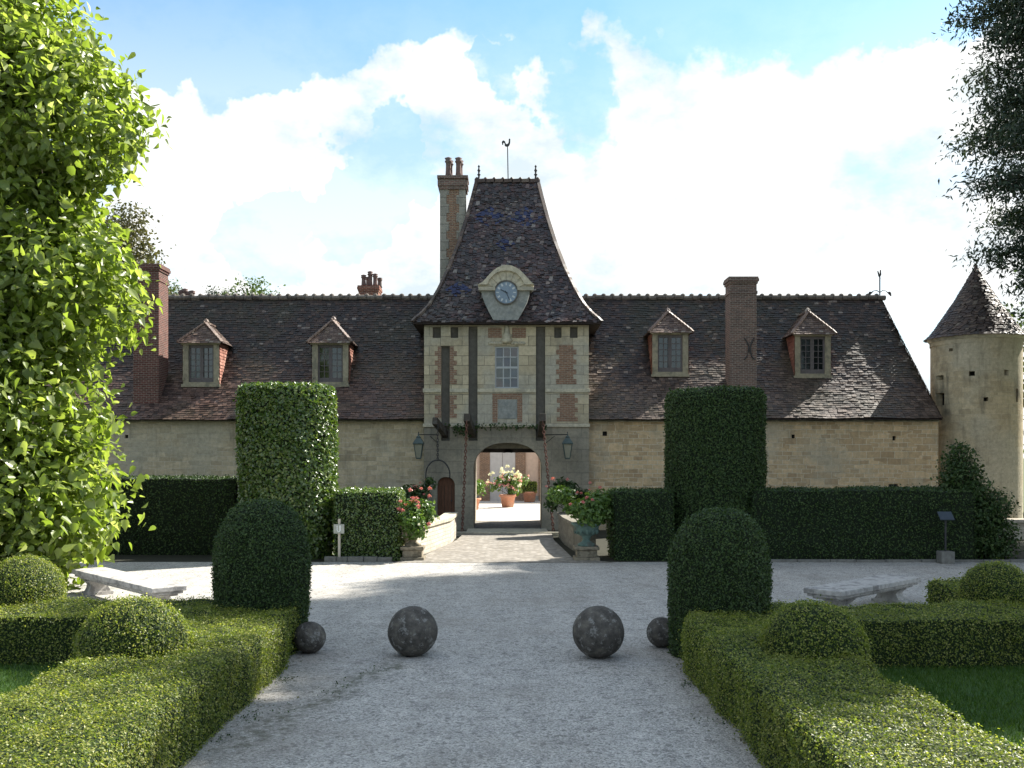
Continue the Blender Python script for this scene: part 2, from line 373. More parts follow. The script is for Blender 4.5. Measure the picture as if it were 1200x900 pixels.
# ------------------------------------------------------------------ mesh helpers
class MB:
    def __init__(s): s.v = []; s.f = []

    def add(s, vs, fs):
        b = len(s.v); s.v += [tuple(x) for x in vs]; s.f += [tuple(i + b for i in f) for f in fs]
        return s

    def quad(s, *p): return s.add(p, [tuple(range(len(p)))])

    def box(s, x0, x1, y0, y1, z0, z1, taper=0.0):
        t = taper
        return s.add([(x0, y0, z0), (x1, y0, z0), (x1, y1, z0), (x0, y1, z0), (x0 + t, y0 + t, z1), (x1 - t, y0 + t, z1), (x1 - t, y1 - t, z1), (x0 + t, y1 - t, z1)],
                     [(0, 3, 2, 1), (4, 5, 6, 7), (0, 1, 5, 4), (1, 2, 6, 5), (2, 3, 7, 6), (3, 0, 4, 7)])

    def obox(s, c, ax, ay, az, hx, hy, hz):
        c, ax, ay, az = map(Vector, (c, ax, ay, az)); vs = []
        for k in (-1, 1):
            for i, j in ((-1, -1), (1, -1), (1, 1), (-1, 1)): vs.append(c + ax * hx * i + ay * hy * j + az * hz * k)
        return s.add(vs, [(0, 3, 2, 1), (4, 5, 6, 7), (0, 1, 5, 4), (1, 2, 6, 5), (2, 3, 7, 6), (3, 0, 4, 7)])

    def beam(s, a, b, w, h, up=(0, 0, 1)):
        a, b = Vector(a), Vector(b); d = (b - a); L = d.length; d.normalize()
        sx = d.cross(Vector(up)).normalized(); u = sx.cross(d)
        return s.obox((a + b) / 2, d, sx, u, L / 2, w / 2, h / 2)

    def prism_xz(s, pts, y0, y1):
        n = len(pts)
        return s.add([(x, y0, z) for x, z in pts] + [(x, y1, z) for x, z in pts],
                     [tuple(range(n)), tuple(range(2 * n - 1, n - 1, -1))] + [(i, i + n, (i + 1) % n + n, (i + 1) % n) for i in range(n)])

    def lathe(s, prof, cx, cy, n=16, cap=True, ph=0.0):
        vs = []
        for r, z in prof:
            for k in range(n):
                a = ph + 2 * math.pi * k / n; vs.append((cx + r * math.cos(a), cy + r * math.sin(a), z))
        fs = [(i * n + k, i * n + (k + 1) % n, (i + 1) * n + (k + 1) % n, (i + 1) * n + k) for i in range(len(prof) - 1) for k in range(n)]
        if cap: fs += [tuple(range(n - 1, -1, -1)), tuple((len(prof) - 1) * n + k for k in range(n))]
        return s.add(vs, fs)

    def tube(s, pts, r, n=6, closed=False):
        pts = [Vector(p) for p in pts]; m = len(pts); vs = []
        rr = r if isinstance(r, (list, tuple)) else [r] * m
        for i, p in enumerate(pts):
            if closed: d = pts[(i + 1) % m] - pts[i - 1]
            else: d = pts[min(i + 1, m - 1)] - pts[max(i - 1, 0)]
            d.normalize()
            u = d.cross(Vector((.13, .21, .97)) if abs(d.z) < .9 else Vector((1, .1, 0))).normalized(); w = d.cross(u)
            for k in range(n):
                a = 2 * math.pi * k / n; vs.append(p + (u * math.cos(a) + w * math.sin(a)) * rr[i])
        seg = m if closed else m - 1
        fs = [(i * n + k, i * n + (k + 1) % n, ((i + 1) % m) * n + (k + 1) % n, ((i + 1) % m) * n + k) for i in range(seg) for k in range(n)]
        if not closed: fs += [tuple(range(n - 1, -1, -1)), tuple((m - 1) * n + k for k in range(n))]
        return s.add(vs, fs)

    def build(s, name, m, parent=None, smooth=False, loc=None, bevel=0):
        base = wloc(parent) if parent else Vector(loc or (0, 0, 0))
        me = bpy.data.meshes.new(name)
        me.from_pydata([(x - base.x, y - base.y, z - base.z) for x, y, z in s.v], [], s.f); me.update()
        ms = m if isinstance(m, (list, tuple)) else [m]
        for k in ms: me.materials.append(M[k])
        if smooth: me.polygons.foreach_set('use_smooth', [True] * len(me.polygons))
        o = bpy.data.objects.new(name, me); C.objects.link(o)
        if parent: o.parent = parent
        else: o.location = base
        if bevel:
            b = o.modifiers.new('bevel', 'BEVEL'); b.width = bevel; b.segments = 2; b.limit_method = 'ANGLE'
        return o


def wloc(o):
    v = Vector((0, 0, 0))
    while o: v = v + o.location; o = o.parent
    return v


def tag(o, label=None, cat=None, group=None, kind=None):
    if label: o['label'] = label
    if cat: o['category'] = cat
    if group: o['group'] = group
    if kind: o['kind'] = kind
    return o


def thing(name, label, cat, loc, group=None):
    o = bpy.data.objects.new(name, None); C.objects.link(o); o.location = loc; o.empty_display_size = .3
    return tag(o, label, cat, group)


def copy_tree(o, parent=None):
    c = o.copy(); C.objects.link(c)
    if parent: c.parent = parent
    for ch in [x for x in bpy.data.objects if x.parent == o]: copy_tree(ch, c)
    return c


def np_mesh(name, V, polys_n, loops, mats, midx, smooth=None, loc=(0, 0, 0), parent=None):
    base = np.array(wloc(parent) if parent else loc, dtype=np.float32)
    me = bpy.data.meshes.new(name); V = np.asarray(V, np.float32) - base
    me.vertices.add(len(V)); me.vertices.foreach_set('co', V.ravel())
    me.loops.add(len(loops)); me.loops.foreach_set('vertex_index', np.asarray(loops, np.int32))
    pn = np.asarray(polys_n, np.int32); st = np.concatenate([[0], np.cumsum(pn)[:-1]]).astype(np.int32)
    me.polygons.add(len(pn)); me.polygons.foreach_set('loop_start', st)
    me.polygons.foreach_set('material_index', np.asarray(midx, np.int32))
    if smooth is not None: me.polygons.foreach_set('use_smooth', np.asarray(smooth, bool))
    for k in mats: me.materials.append(M[k])
    me.update(calc_edges=True)
    o = bpy.data.objects.new(name, me); C.objects.link(o)
    if parent: o.parent = parent
    else: o.location = Vector([float(b) for b in base])
    return o


_nd = rng.normal(size=(14, 3)); _np = rng.uniform(0, 6.28, 14)
_nf = np.concatenate([np.linspace(.5, 1.2, 5), np.linspace(2, 4, 5), np.linspace(6, 11, 4)])
_na = np.concatenate([np.full(5, .5), np.full(5, .3), np.full(4, .16)])


def wob(p, sc=1.0):
    p = np.asarray(p, float) * sc
    return (np.sin((p @ (_nd * _nf[:, None]).T) + _np) * _na).sum(-1) / 1.6


DIAMOND = (np.array([(0, 0, 0), (.5, .32, .06), (1, 0, 0), (.5, -.32, .06)]), [(0, 1, 2, 3)])
BROAD = (np.array([(0, 0, 0), (.04, .27, .05), (.33, .37, .09), (.72, .17, .03), (1.08, 0, -.12), (.72, -.17, .03), (.33, -.37, .09), (.04, -.27, .05)]), [(0, 1, 2, 3, 4), (0, 4, 5, 6, 7)])
SPRAY = (np.array([(0, 0, 0), (.4, .17, .05), (1.05, 0, -.08), (.4, -.17, .05)]), [(0, 1, 2, 3)])
BLADE = (np.array([(0, .06, 0), (0, -.06, 0), (.6, -.04, .12), (1, 0, .4)]), [(0, 1, 2, 3)])


def leaf_arrays(pos, nrm, size, shape, droop=0.0, tang=None):
    N = len(pos)
    nrm = nrm / (np.linalg.norm(nrm, axis=1, keepdims=True) + 1e-9)
    t = rng.normal(size=(N, 3)) if tang is None else tang
    t[:, 2] -= droop
    t = t - nrm * (t * nrm).sum(1, keepdims=True); t /= np.linalg.norm(t, axis=1, keepdims=True) + 1e-9
    b = np.cross(nrm, t)
    sv, sf = shape
    V = pos[:, None, :] + size[:, None, None] * (sv[None, :, 0:1] * t[:, None] + sv[None, :, 1:2] * b[:, None] + sv[None, :, 2:3] * nrm[:, None])
    k = len(sv)
    L = (np.arange(N)[:, None, None] * k + np.array(sf)[None]).reshape(-1)
    return V.reshape(-1, 3), L, N * len(sf), len(sf[0])


def sample(V, Fq, density):
    V = np.asarray(V, float); Fq = np.asarray(Fq)
    tri = np.concatenate([Fq[:, [0, 1, 2]], Fq[:, [0, 2, 3]]])
    a, b, c = V[tri[:, 0]], V[tri[:, 1]], V[tri[:, 2]]
    n = np.cross(b - a, c - a); ar = np.linalg.norm(n, axis=1) / 2
    N = int(ar.sum() * density)
    i = rng.choice(len(tri), N, p=ar / ar.sum())
    r1 = np.sqrt(rng.random(N))[:, None]; r2 = rng.random(N)[:, None]
    p = a[i] * (1 - r1) + b[i] * r1 * (1 - r2) + c[i] * r1 * r2
    return p, n[i] / (2 * ar[i][:, None] + 1e-12)


def shrub(name, V, Fq, label, cat, group, leaf, core, density, lsize, depth=.05, spread=.8, loc=(0, 0, 0), shape=DIAMOND, parent=None, stray=.02, up=.25):
    """clipped foliage: dark leafy core closed mesh + thousands of leaves lying in its skin"""
    V = np.asarray(V, float); Fq = np.asarray(Fq)
    p, n = sample(V, Fq, density)
    N = len(p)
    off = rng.uniform(-depth, depth * .45, N) + (rng.random(N) < stray) * rng.uniform(0, depth * 2.0, N)
    p = p + n * off[:, None]
    nn = n + rng.normal(size=(N, 3)) * spread + np.array([0, 0, up])
    LV, LL, LN, k = leaf_arrays(p, nn, lsize * rng.uniform(.65, 1.3, N), shape)
    # the core sits a little inside the leaf skin
    nv = np.zeros_like(V); fn = np.cross(V[Fq[:, 1]] - V[Fq[:, 0]], V[Fq[:, 2]] - V[Fq[:, 0]])
    for c in range(4): np.add.at(nv, Fq[:, c], fn)
    nv /= np.linalg.norm(nv, axis=1, keepdims=True) + 1e-9
    Vc = V - nv * depth * .75
    allV = np.concatenate([Vc, LV]); loops = np.concatenate([Fq.ravel(), LL + len(Vc)])
    pn = np.concatenate([np.full(len(Fq), 4), np.full(LN, k)])
    mi = np.concatenate([np.zeros(len(Fq)), np.ones(LN)])
    o = np_mesh(name, allV, pn, loops, [core, leaf], mi, np.concatenate([np.ones(len(Fq)), np.zeros(LN)]), loc, parent)
    if label: tag(o, label, cat, group)
    return o


def hull_box(x0, x1, y0, y1, z1, step=.13, r=.08, amp=.03, z0=0.0, sc=1.0, skew=0.0):
    """rounded clipped block (five faces), skin slightly uneven"""
    V, Fq = [], []
    lo = np.array([x0, y0, z0 - .2]); hi = np.array([x1, y1, z1])

    def face(o, u, v):
        nu = max(2, int(np.linalg.norm(u) / step)); nv = max(2, int(np.linalg.norm(v) / step)); b = len(V)
        for j in range(nv + 1):
            for i in range(nu + 1): V.append(o + u * i / nu + v * j / nv)
        for j in range(nv):
            for i in range(nu):
                a = b + j * (nu + 1) + i; Fq.append((a, a + 1, a + nu + 2, a + nu + 1))
    X, Y, Z = np.array([x1 - x0, 0, 0]), np.array([0, y1 - y0, 0]), np.array([0, 0, z1 - lo[2]])
    o = lo
    face(o, X, Z); face(o + X, Y, Z); face(o + X + Y, -X, Z); face(o + Y, -Y, Z); face(o + Z, X, Y)
    V = np.array(V); inn = np.clip(V, lo + r, hi - r); d = V - inn; L = np.linalg.norm(d, axis=1, keepdims=True)
    nrm = d / (L + 1e-9); V = inn + nrm * np.minimum(L, r)
    V = V + nrm * (wob(V, 1.6 * sc) * amp)[:, None]
    return V, np.array(Fq)


def hull_lathe(cx, cy, prof, n=40, amp=.03, sc=1.0, sq=1.0):
    V, Fq = [], []
    for r, z in prof:
        for k in range(n):
            a = 2 * math.pi * k / n; V.append((cx + r * math.cos(a), cy + r * math.sin(a) * sq, z))
    for i in range(len(prof) - 1):
        for k in range(n): Fq.append((i * n + k, i * n + (k + 1) % n, (i + 1) * n + (k + 1) % n, (i + 1) * n + k))
    V = np.array(V); d = V - np.array([cx, cy, 0]); zc = sum(z for _, z in prof) / len(prof); d[:, 2] = (V[:, 2] - zc) * .4
    d /= np.linalg.norm(d, axis=1, keepdims=True) + 1e-9
    return V + d * (wob(V, 1.6 * sc) * amp)[:, None], np.array(Fq)


def resamp(prof, step):
    out = [prof[0]]
    for a, b in zip(prof, prof[1:]):
        n = max(1, int(math.dist(a, b) / step))
        out += [(a[0] + (b[0] - a[0]) * i / n, a[1] + (b[1] - a[1]) * i / n) for i in range(1, n + 1)]
    return out


# roof tiles: every tile its own little slab, courses overlapping
def tiles(mb, rows, lenf, ptf, nrmf, w=.2, th=.028, jit=.012, drop=0.0):
    for i in range(len(rows) - 1):
        t0, t1 = rows[i] - (rows[i + 1] - rows[i]) * .25, rows[i + 1]
        L = min(lenf(rows[i]), lenf(rows[i]))
        if L < .03: continue
        n = int(L / w) + 2; off = -w * random.random()
        for k in range(n):
            a = max(0.0, off + k * w + .004); b = min(L, off + (k + 1) * w - .004)
            if b - a < .03: continue
            if drop and random.random() < drop: continue
            L1 = lenf(t1); f = L1 / L if L > 0 else 1
            e = th + random.uniform(-jit, jit); e2 = e + random.uniform(-jit, jit) * .8; sl = random.uniform(-.012, .012)
            n0 = nrmf(rows[i], a)
            A, B = Vector(ptf(t0 + sl, a)), Vector(ptf(t0 + sl + random.uniform(-.01, .01), b))
            c, d = (a, b)
            if abs(L1 - L) > 1e-6:
                # planes that narrow upwards: keep the tile upright, clip to the hip
                sh = (L - L1) / 2 if not hasattr(lenf, 'left') else lenf.left(rows[i], t1)
                c, d = a - sh, b - sh; c = min(max(c, 0), L1); d = min(max(d, 0), L1)
                if hasattr(lenf, 'round'): c, d = a * f, b * f
            D, E = Vector(ptf(t1, c)), Vector(ptf(t1, d))
            mb.add([A, B, A + n0 * e, B + n0 * e2, E + n0 * .006, D + n0 * .006], [(0, 1, 3, 2), (2, 3, 4, 5)])


def frange(a, b, st):
    n = max(1, round((b - a) / st)); return [a + (b - a) * i / n for i in range(n + 1)]


def plane_tiles(mb, BL, BR, TL, TR, rh=.13, w=.2, sag=0.0, **kw):
    """tiles on a roof plane given by its eave (BL,BR) and its top edge (TL,TR)"""
    BL, BR, TL, TR = map(Vector, (BL, BR, TL, TR))
    ux = (BR - BL).normalized(); nn = ux.cross((TL + TR) / 2 - (BL + BR) / 2).normalized(); uy = nn.cross(ux)
    H = (TL - BL).dot(uy)
    Lx = lambda t: (TL - BL).dot(ux) * t / H
    Rx = lambda t: (BR - BL).length + ((TR - BR).dot(ux)) * t / H
    class LF:
        def __call__(s, t): return Rx(t) - Lx(t)
        def left(s, ta, tb): return Lx(tb) - Lx(ta)
    def pt(t, q):
        p = BL + ux * (Lx(t) + q) + uy * t
        if sag: p = p + nn * float(wob([[p.x * .35, p.y * .5, p.z * .5]])[0]) * sag
        return p
    tiles(mb, frange(0, H, rh), LF(), pt, lambda t, q: nn, w, **kw)


def wall_holes(mb, us, vs, holes, fn, d=.25, nu=1):
    """wall skin through fn(u, v, depth) with recesses cut for the holes (u0,u1,v0,v1)"""
    U = sorted(set(us + [h[0] for h in holes] + [h[1] for h in holes])); V = sorted(set(vs + [h[2] for h in holes] + [h[3] for h in holes]))
    for i in range(len(U) - 1):
        for j in range(len(V) - 1):
            uc, vc = (U[i] + U[i + 1]) / 2, (V[j] + V[j + 1]) / 2
            if any(h[0] < uc < h[1] and h[2] < vc < h[3] for h in holes): continue
            mb.quad(fn(U[i], V[j], 0), fn(U[i + 1], V[j], 0), fn(U[i + 1], V[j + 1], 0), fn(U[i], V[j + 1], 0))
    for a, b, c, e in holes:
        for p, q in (((a, c), (a, e)), ((a, e), (b, e)), ((b, e), (b, c)), ((b, c), (a, c))):
            mb.quad(fn(*p, 0), fn(*q, 0), fn(*q, d), fn(*p, d))


# ------------------------------------------------------------------ ground
def sheet(name, pts, z, m):
    return tag(MB().quad(*[(x, y, z) for x, y in pts]).build(name, m), kind='structure')


sheet('ground', [(-900, -300), (900, -300), (900, 2500), (-900, 2500)], -.012, 'field')
sheet('gravel_forecourt', [(-38, -14), (38, -14), (38, 30.25), (-38, 30.25)], -.004, 'gravel')
sheet('courtyard_gravel', [(-24, 49.9), (24, 49.9), (24, 90), (-24, 90)], -.004, 'court_gravel')
sheet('passage_floor', [(-1.9, 42.4), (1.5, 42.4), (1.5, 49.9), (-1.9, 49.9)], -.003, 'ramp')
sheet('hedge_bed', [(-30, 30.25), (30, 30.25), (30, 43.4), (-30, 43.4)], -.006, 'earthen')


def lawn(x0, x1, y0, y1, n):
    sheet('lawn', [(x0 - .3, y0), (x1, y0), (x1, y1 + .5), (x0 - .3, y1 + .5)] if x0 > 0 else [(x0, y0), (x1 + .3, y0), (x1 + .3, y1 + .6), (x0, y1 + .6)], .001, 'lawn_soil')
    pos = np.stack([rng.uniform(x0, x1, n), rng.uniform(y0, y1, n), np.full(n, .0)], 1)
    nr = rng.normal(size=(n, 3)); nr[:, 2] = 0
    tg = np.stack([rng.normal(size=n) * .35, rng.normal(size=n) * .35, np.ones(n)], 1)
    V, L, N, k = leaf_arrays(pos, nr, rng.uniform(.04, .09, n), BLADE, tang=tg)
    return tag(np_mesh('lawn_grass', V, np.full(N, k), L, ['grass_blade'], np.zeros(N)), kind='stuff')


tag(lawn(4.25, 10.5, 7.5, 15.1, 45000), 'shaded mown green grass inside the right box parterre', 'grass')
tag(lawn(-10.5, -5.22, 7.5, 15.3, 32000), 'shaded mown green grass inside the left box parterre', 'grass')

# bridge ramp fanning out from the gate
fan = [(-1.95, 42.9), (-2.05, 37), (-2.9, 31.5), (-3.6, 30.0), (3.1, 30.0), (1.9, 31.5), (1.55, 37), (1.6, 42.9)]
zr = lambda y: .004 + .10 * min(1, max(0, (y - 31) / 5))
mb = MB()
mb.quad(*[(x, y, zr(y)) for x, y in ((-3.6, 30.0), (3.1, 30.0), (1.9, 31.5), (-2.9, 31.5))])
mb.quad(*[(x, y, zr(y)) for x, y in ((-2.9, 31.5), (1.9, 31.5), (1.55, 37), (-2.05, 37))])
mb.quad(*[(x, y, zr(y)) for x, y in ((-2.05, 37), (1.55, 37), (1.6, 40), (-1.95, 40))])
tag(mb.build('bridge_ramp', 'ramp'), kind='structure')
mb = MB(); mb.box(-2.3, 1.9, 40.0, 40.45, -.1, .16); mb.box(-1.9, 1.5, 40.45, 42.95, -.1, .10)
tag(mb.build('bridge_threshold', 'trim_stone', bevel=.02), 'worn pale stone threshold slab across the bridge before the gate', 'threshold')

# ------------------------------------------------------------------ gatehouse
YF = 43.0; K = YF / F
gx = lambda px: (px - 600) * K
gz = lambda py: CH - (py - HZ) * K
GX0, GX1, GB = gx(497), gx(690), 50.0
GCX = (GX0 + GX1) / 2
g = thing('gatehouse', 'tall stone and brick gate tower with steep tiled roof and central carriage arch', 'gatehouse', (GCX, YF, 0))
AX, AW, ZS, ZT = gx(595), gx(635) - gx(595), gz(549), gz(519)
ZM, ZE = gz(499), gz(376)


def arch_top(x, c, w, zs, zt):
    u = min(1, abs(x - c) / w); return zs + (zt - zs) * (1 - u ** 2.3) ** (1 / 2.1)


PC, PW = gx(522.7), gx(533) - gx(522.7)
slots = [(gx(517), gx(527), gz(405.5)), (gx(549), gx(559.6), gz(382)), (gx(628), gx(639), gz(382))]
ZSL = gz(516.5)
xs = {GX0, GX1}
for c, w in ((AX, AW), (PC, PW)):
    for k in range(33): xs.add(c - w * math.cos(math.pi * k / 32))
for a, b, _ in slots: xs |= {a, b}
xs = sorted(xs); xs = [x for i, x in enumerate(xs) if i == 0 or x - xs[i - 1] > 1e-5]
low = lambda x, m: (arch_top(x, AX, AW, ZS, ZT) if abs(m - AX) < AW else arch_top(x, PC, PW, gz(569), gz(559)) if abs(m - PC) < PW else -.3)
mb = MB()
for a, b in zip(xs, xs[1:]):
    m_ = (a + b) / 2
    top = ZSL if any(p < m_ < q for p, q, _ in slots) else ZM
    za, zb = low(a, m_), low(b, m_)
    mb.quad((a, YF, za), (b, YF, zb), (b, YF, top), (a, YF, top))
    if za > -.2 or zb > -.2:
        dd = YF + (.9 if abs(m_ - AX) < AW else .28)
        mb.quad((a, YF, za), (a, dd, za), (b, dd, zb), (b, YF, zb))
for c, w, zs, dd in ((AX, AW, ZS, .9), (PC, PW, gz(569), .28)):
    for sg in (-1, 1):
        x = c + sg * w
        mb.quad((x, YF, -.3), (x, YF + dd, -.3), (x, YF + dd, zs), (x, YF, zs))
for a, b, _ in slots:                       # slot reveals below the string course
    for x in (a, b): mb.quad((x, YF, ZSL), (x, YF + .45, ZSL), (x, YF + .45, ZM), (x, YF, ZM))
    mb.quad((a, YF, ZSL), (b, YF, ZSL), (b, YF + .45, ZSL), (a, YF + .45, ZSL))
# passage walls and the two flanks, rear wall
for x0, x1 in ((GX0, AX - AW - .12), (AX + AW + .12, GX1)):
    xi = x1 if x0 == GX0 else x0; xo = x0 if x0 == GX0 else x1
    mb.quad((xi, YF + .9, -.3), (xi, GB, -.3), (xi, GB, 5), (xi, YF + .9, 5))
    mb.quad((xo, YF, -.3), (xo, GB, -.3), (xo, GB, ZM), (xo, YF, ZM))
    mb.quad((x0, GB, -.3), (x1, GB, -.3), (x1, GB, ZM), (x0, GB, ZM))
    a, b = (AX - AW - .12, AX - AW) if x0 == GX0 else (AX + AW, AX + AW + .12)
    mb.quad((a, YF + .9, -.3), (b, YF + .9, -.3), (b, YF + .9, 5), (a, YF + .9, 5))
mb.quad((AX - AW - .12, GB, 3.7), (AX + AW + .12, GB, 3.7), (AX + AW + .12, GB, ZM), (AX - AW - .12, GB, ZM))
mb.quad((AX - AW, YF + .9, 3.55), (AX + AW, YF + .9, 3.55), (AX + AW, YF + .9, 5), (AX - AW, YF + .9, 5))
mb.build('gate_wall', 'gate_stone', g)

wins = {'main': (gx(580), gx(608), gz(455), gz(406)), 'a': (gx(507), gx(516.6), gz(396), gz(383)), 'b': (gx(528), gx(537), gz(396), gz(383)),
        'c': (gx(649.5), gx(658), gz(396), gz(383)), 'd': (gx(668), gx(677), gz(396), gz(383))}
mb = MB()
fpl = lambda u, v, d: (u, YF + d, v)
wall_holes(mb, [GX0, GX1], [ZM, ZE], [(a, b, ZM, t) for a, b, t in slots] + list(wins.values()), fpl, .42)
for x in (GX0, GX1): mb.quad((x, YF, ZM), (x, GB, ZM), (x, GB, ZE), (x, YF, ZE))
mb.quad((GX0, GB, ZM), (GX1, GB, ZM), (GX1, GB, ZE), (GX0, GB, ZE))
mb.build('upper_wall', 'ashlar', g)
for a, b, t in slots:
    mb = MB().box(a + .002, b - .002, YF + .20, YF + .55, ZSL + .002, t - .002)
    mb.build('drawbridge_slot', 'slot_dark', g)
for k in 'abcd':
    a, b, c, d = wins[k]
    MB().box(a - .01, b + .01, YF + .22, YF + .5, c - .01, d + .01).build('vent_opening', 'slot_dark', g)
# sash window: frame, glazing bars, panes
a, b, c, d = wins['main']
mb = MB(); w = .06
mb.box(a, a + w, YF + .06, YF + .16, c, d).box(b - w, b, YF + .06, YF + .16, c, d)
mb.box(a + w, b - w, YF + .06, YF + .16, c, c + w).box(a + w, b - w, YF + .06, YF + .16, d - w, d)
mb.box(a + w, b - w, YF + .06, YF + .15, (c + d) / 2 - .045, (c + d) / 2 + .045)
for i in (1, 2):
    x = a + w + (b - a - 2 * w) * i / 3; mb.box(x - .024, x + .024, YF + .075, YF + .14, c + w, (c + d) / 2 - .045); mb.box(x - .024, x + .024, YF + .075, YF + .14, (c + d) / 2 + .045, d - w)
for zq in (.25, .75):
    z = c + (d - c) * zq; mb.box(a + w, b - w, YF + .08, YF + .135, z - .022, z + .022)
wf = mb.build('window', 'white_paint', g)
mb = MB()
for i in range(3):
    for j in range(4):
        x0 = a + w + (b - a - 2 * w) * i / 3; x1 = a + w + (b - a - 2 * w) * (i + 1) / 3; z0 = c + (d - c) * j / 4; z1 = c + (d - c) * (j + 1) / 4
        tx, tz = random.uniform(-.02, .02), random.uniform(-.02, .03)
        mb.quad((x0, YF + .11 + tx, z0), (x1, YF + .11 - tx, z0), (x1, YF + .11 - tx + tz, z1), (x0, YF + .11 + tx + tz, z1))
mb.build('pane', 'glass_blue', wf)
MB().box(a - .1, b + .1, YF + .42, YF + .5, c - .1, d + .1).build('blind', 'slot_dark', wf)
MB().box(a - .12, b + .12, YF - .08, YF + .06, c - .12, c - .005).build('window_sill', 'trim_stone', wf)
# brick panels (toothed edges) a hair proud of the ashlar
def brick_panel(x0, x1, z0, z1, skip=None):
    n = max(2, round((z1 - z0) / .21)); h = (z1 - z0) / n
    for side in ((0, 1) if skip else (0,)):
        L_, R_ = [], []
        for i in range(n):
            t = .13 if i % 2 else 0
            p, q = x0 + t, x1 - t
            if skip: p, q = ((x0 + t, skip[0] - .004) if side == 0 else (skip[1] + .004, x1 - t))
            L_ += [(p, z0 + h * i), (p, z0 + h * (i + 1))]; R_ += [(q, z0 + h * i), (q, z0 + h * (i + 1))]
        pts = R_ + L_[::-1]; pts = [v for k, v in enumerate(pts) if v != pts[k - 1]]
        MB().prism_xz(pts, YF - .012, YF + .1).build('brick_panel', 'brick_panel', g)
sl = slots[0]
brick_panel(gx(509.5), gx(535.5), gz(450), gz(406), sl); brick_panel(gx(509.5), gx(535.5), gz(490), gz(463), sl)
brick_panel(gx(651.5), gx(675.5), gz(450), gz(404)); brick_panel(gx(652.5), gx(677), gz(494), gz(461))
mb = MB(); x0, x1, z0, z1 = gx(577), gx(612), gz(495), gz(461)
mb.box(x0, x0 + .22, YF - .012, YF + .1, z0, z1).box(x1 - .22, x1, YF - .012, YF + .1, z0, z1).box(x0 + .22, x1 - .22, YF - .014, YF + .1, z1 - .25, z1)
mb.build('brick_surround', 'brick_panel', g)
MB().box(gx(583.5), gx(606), YF - .03, YF + .1, gz(491), gz(468.5)).build('stone_tablet', 'grey_stone', g, bevel=.02)
for p_, q_ in ((572, 588), (600, 616.5)): MB().box(gx(p_), gx(q_), YF - .012, YF + .1, gz(396), gz(384)).build('brick_panel', 'brick_panel', g)
# carved finial over the window
mb = MB(); cx = gx(594)
mb.lathe([(.0, gz(403)), (.2, gz(402)), (.26, gz(399)), (.16, gz(396)), (.2, gz(393)), (.11, gz(389)), (.12, gz(386)), (.05, gz(381)), (.0, gz(380))], cx, YF - .02, 10, False)
for sg in (-1, 1):
    for k in range(6): mb.lathe([(0, gz(404.5) + .0), (.09, gz(403)), (.08, gz(401.5)), (0, gz(400))], cx + sg * (.22 + .1 * k), YF - .0, 6, False)
mb.build('carved_ornament', 'trim_stone', g, True)
# string courses and cornice
def course(z0, z1, out, segs):
    mb = MB()
    for p, q in segs: mb.box(p, q, YF - out, YF + .1, z0, z1)
    return mb.build('string_course', 'trim_stone', g, bevel=.015)
gaps = [GX0 - .05] + [v for a, b, _ in slots for v in (a, b)] + [GX1 + .05]
segs = [(gaps[i], gaps[i + 1]) for i in range(0, len(gaps), 2)]
course(gz(460), gz(455.5), .07, segs); course(gz(500.5), gz(496.5), .09, segs)
MB().box(GX0 - .06, GX1 + .06, YF - .12, YF + .08, ZE - .18, ZE + .06).build('cornice', 'trim_stone', g, bevel=.03)
for p_, q_ in ((GX0 - .015, GX0 + .5), (GX1 - .5, GX1 + .015)): MB().box(p_, q_, YF - .02, YF + .2, -.3, ZM - .1).build('quoin_strip', 'gate_stone', g)
# arch ring of voussoirs
mb = MB(); N = 19
pa = [(AX - AW * math.cos(math.pi * k / N), arch_top(AX - AW * math.cos(math.pi * k / N), AX, AW, ZS, ZT)) for k in range(N + 1)]
for k in range(N):
    (xa, za), (xb, zb) = pa[k], pa[k + 1]
    f = lambda x, z: (AX + (x - AX) * 1.23, ZS + (z - ZS) * 1.33 + .0)
    A, B, Cc, D = (xa, za), (xb, zb), f(xb, zb), f(xa, za)
    e = random.uniform(.012, .03); cx_, cz_ = (A[0] + Cc[0]) / 2, (A[1] + Cc[1]) / 2
    sh = lambda p: (cx_ + (p[0] - cx_) * .975, cz_ + (p[1] - cz_) * .975)
    mb.prism_xz([sh(A), sh(B), sh(Cc), sh(D)], YF - e, YF + .1)
mb.build('arch_ring', 'gate_stone', g)
# passage ceiling and open gate leaves
mb = MB().box(AX - AW - .1, AX + AW + .1, YF + .92, GB - .05, 3.62, 3.8)
for k in range(8): mb.box(AX - AW - .1, AX + AW + .1, YF + 1.2 + k * .8, YF + 1.42 + k * .8, 3.4, 3.62)
mb.beam((AX - AW, YF + 1.05, 3.62), (AX + .2, YF + 1.05, 3.42), .1, .12); mb.beam((AX + AW, YF + 1.05, 3.62), (AX - .2, YF + 1.05, 3.42), .1, .12)
mb.build('passage_ceiling', 'wood_dark', g)
for sg in (-1, 1):
    x = AX + sg * (AW + .06)
    MB().box(x - .035, x + .035, YF + .95, YF + 2.3, .02, 3.1).build('gate_leaf', 'wood_dark', g)
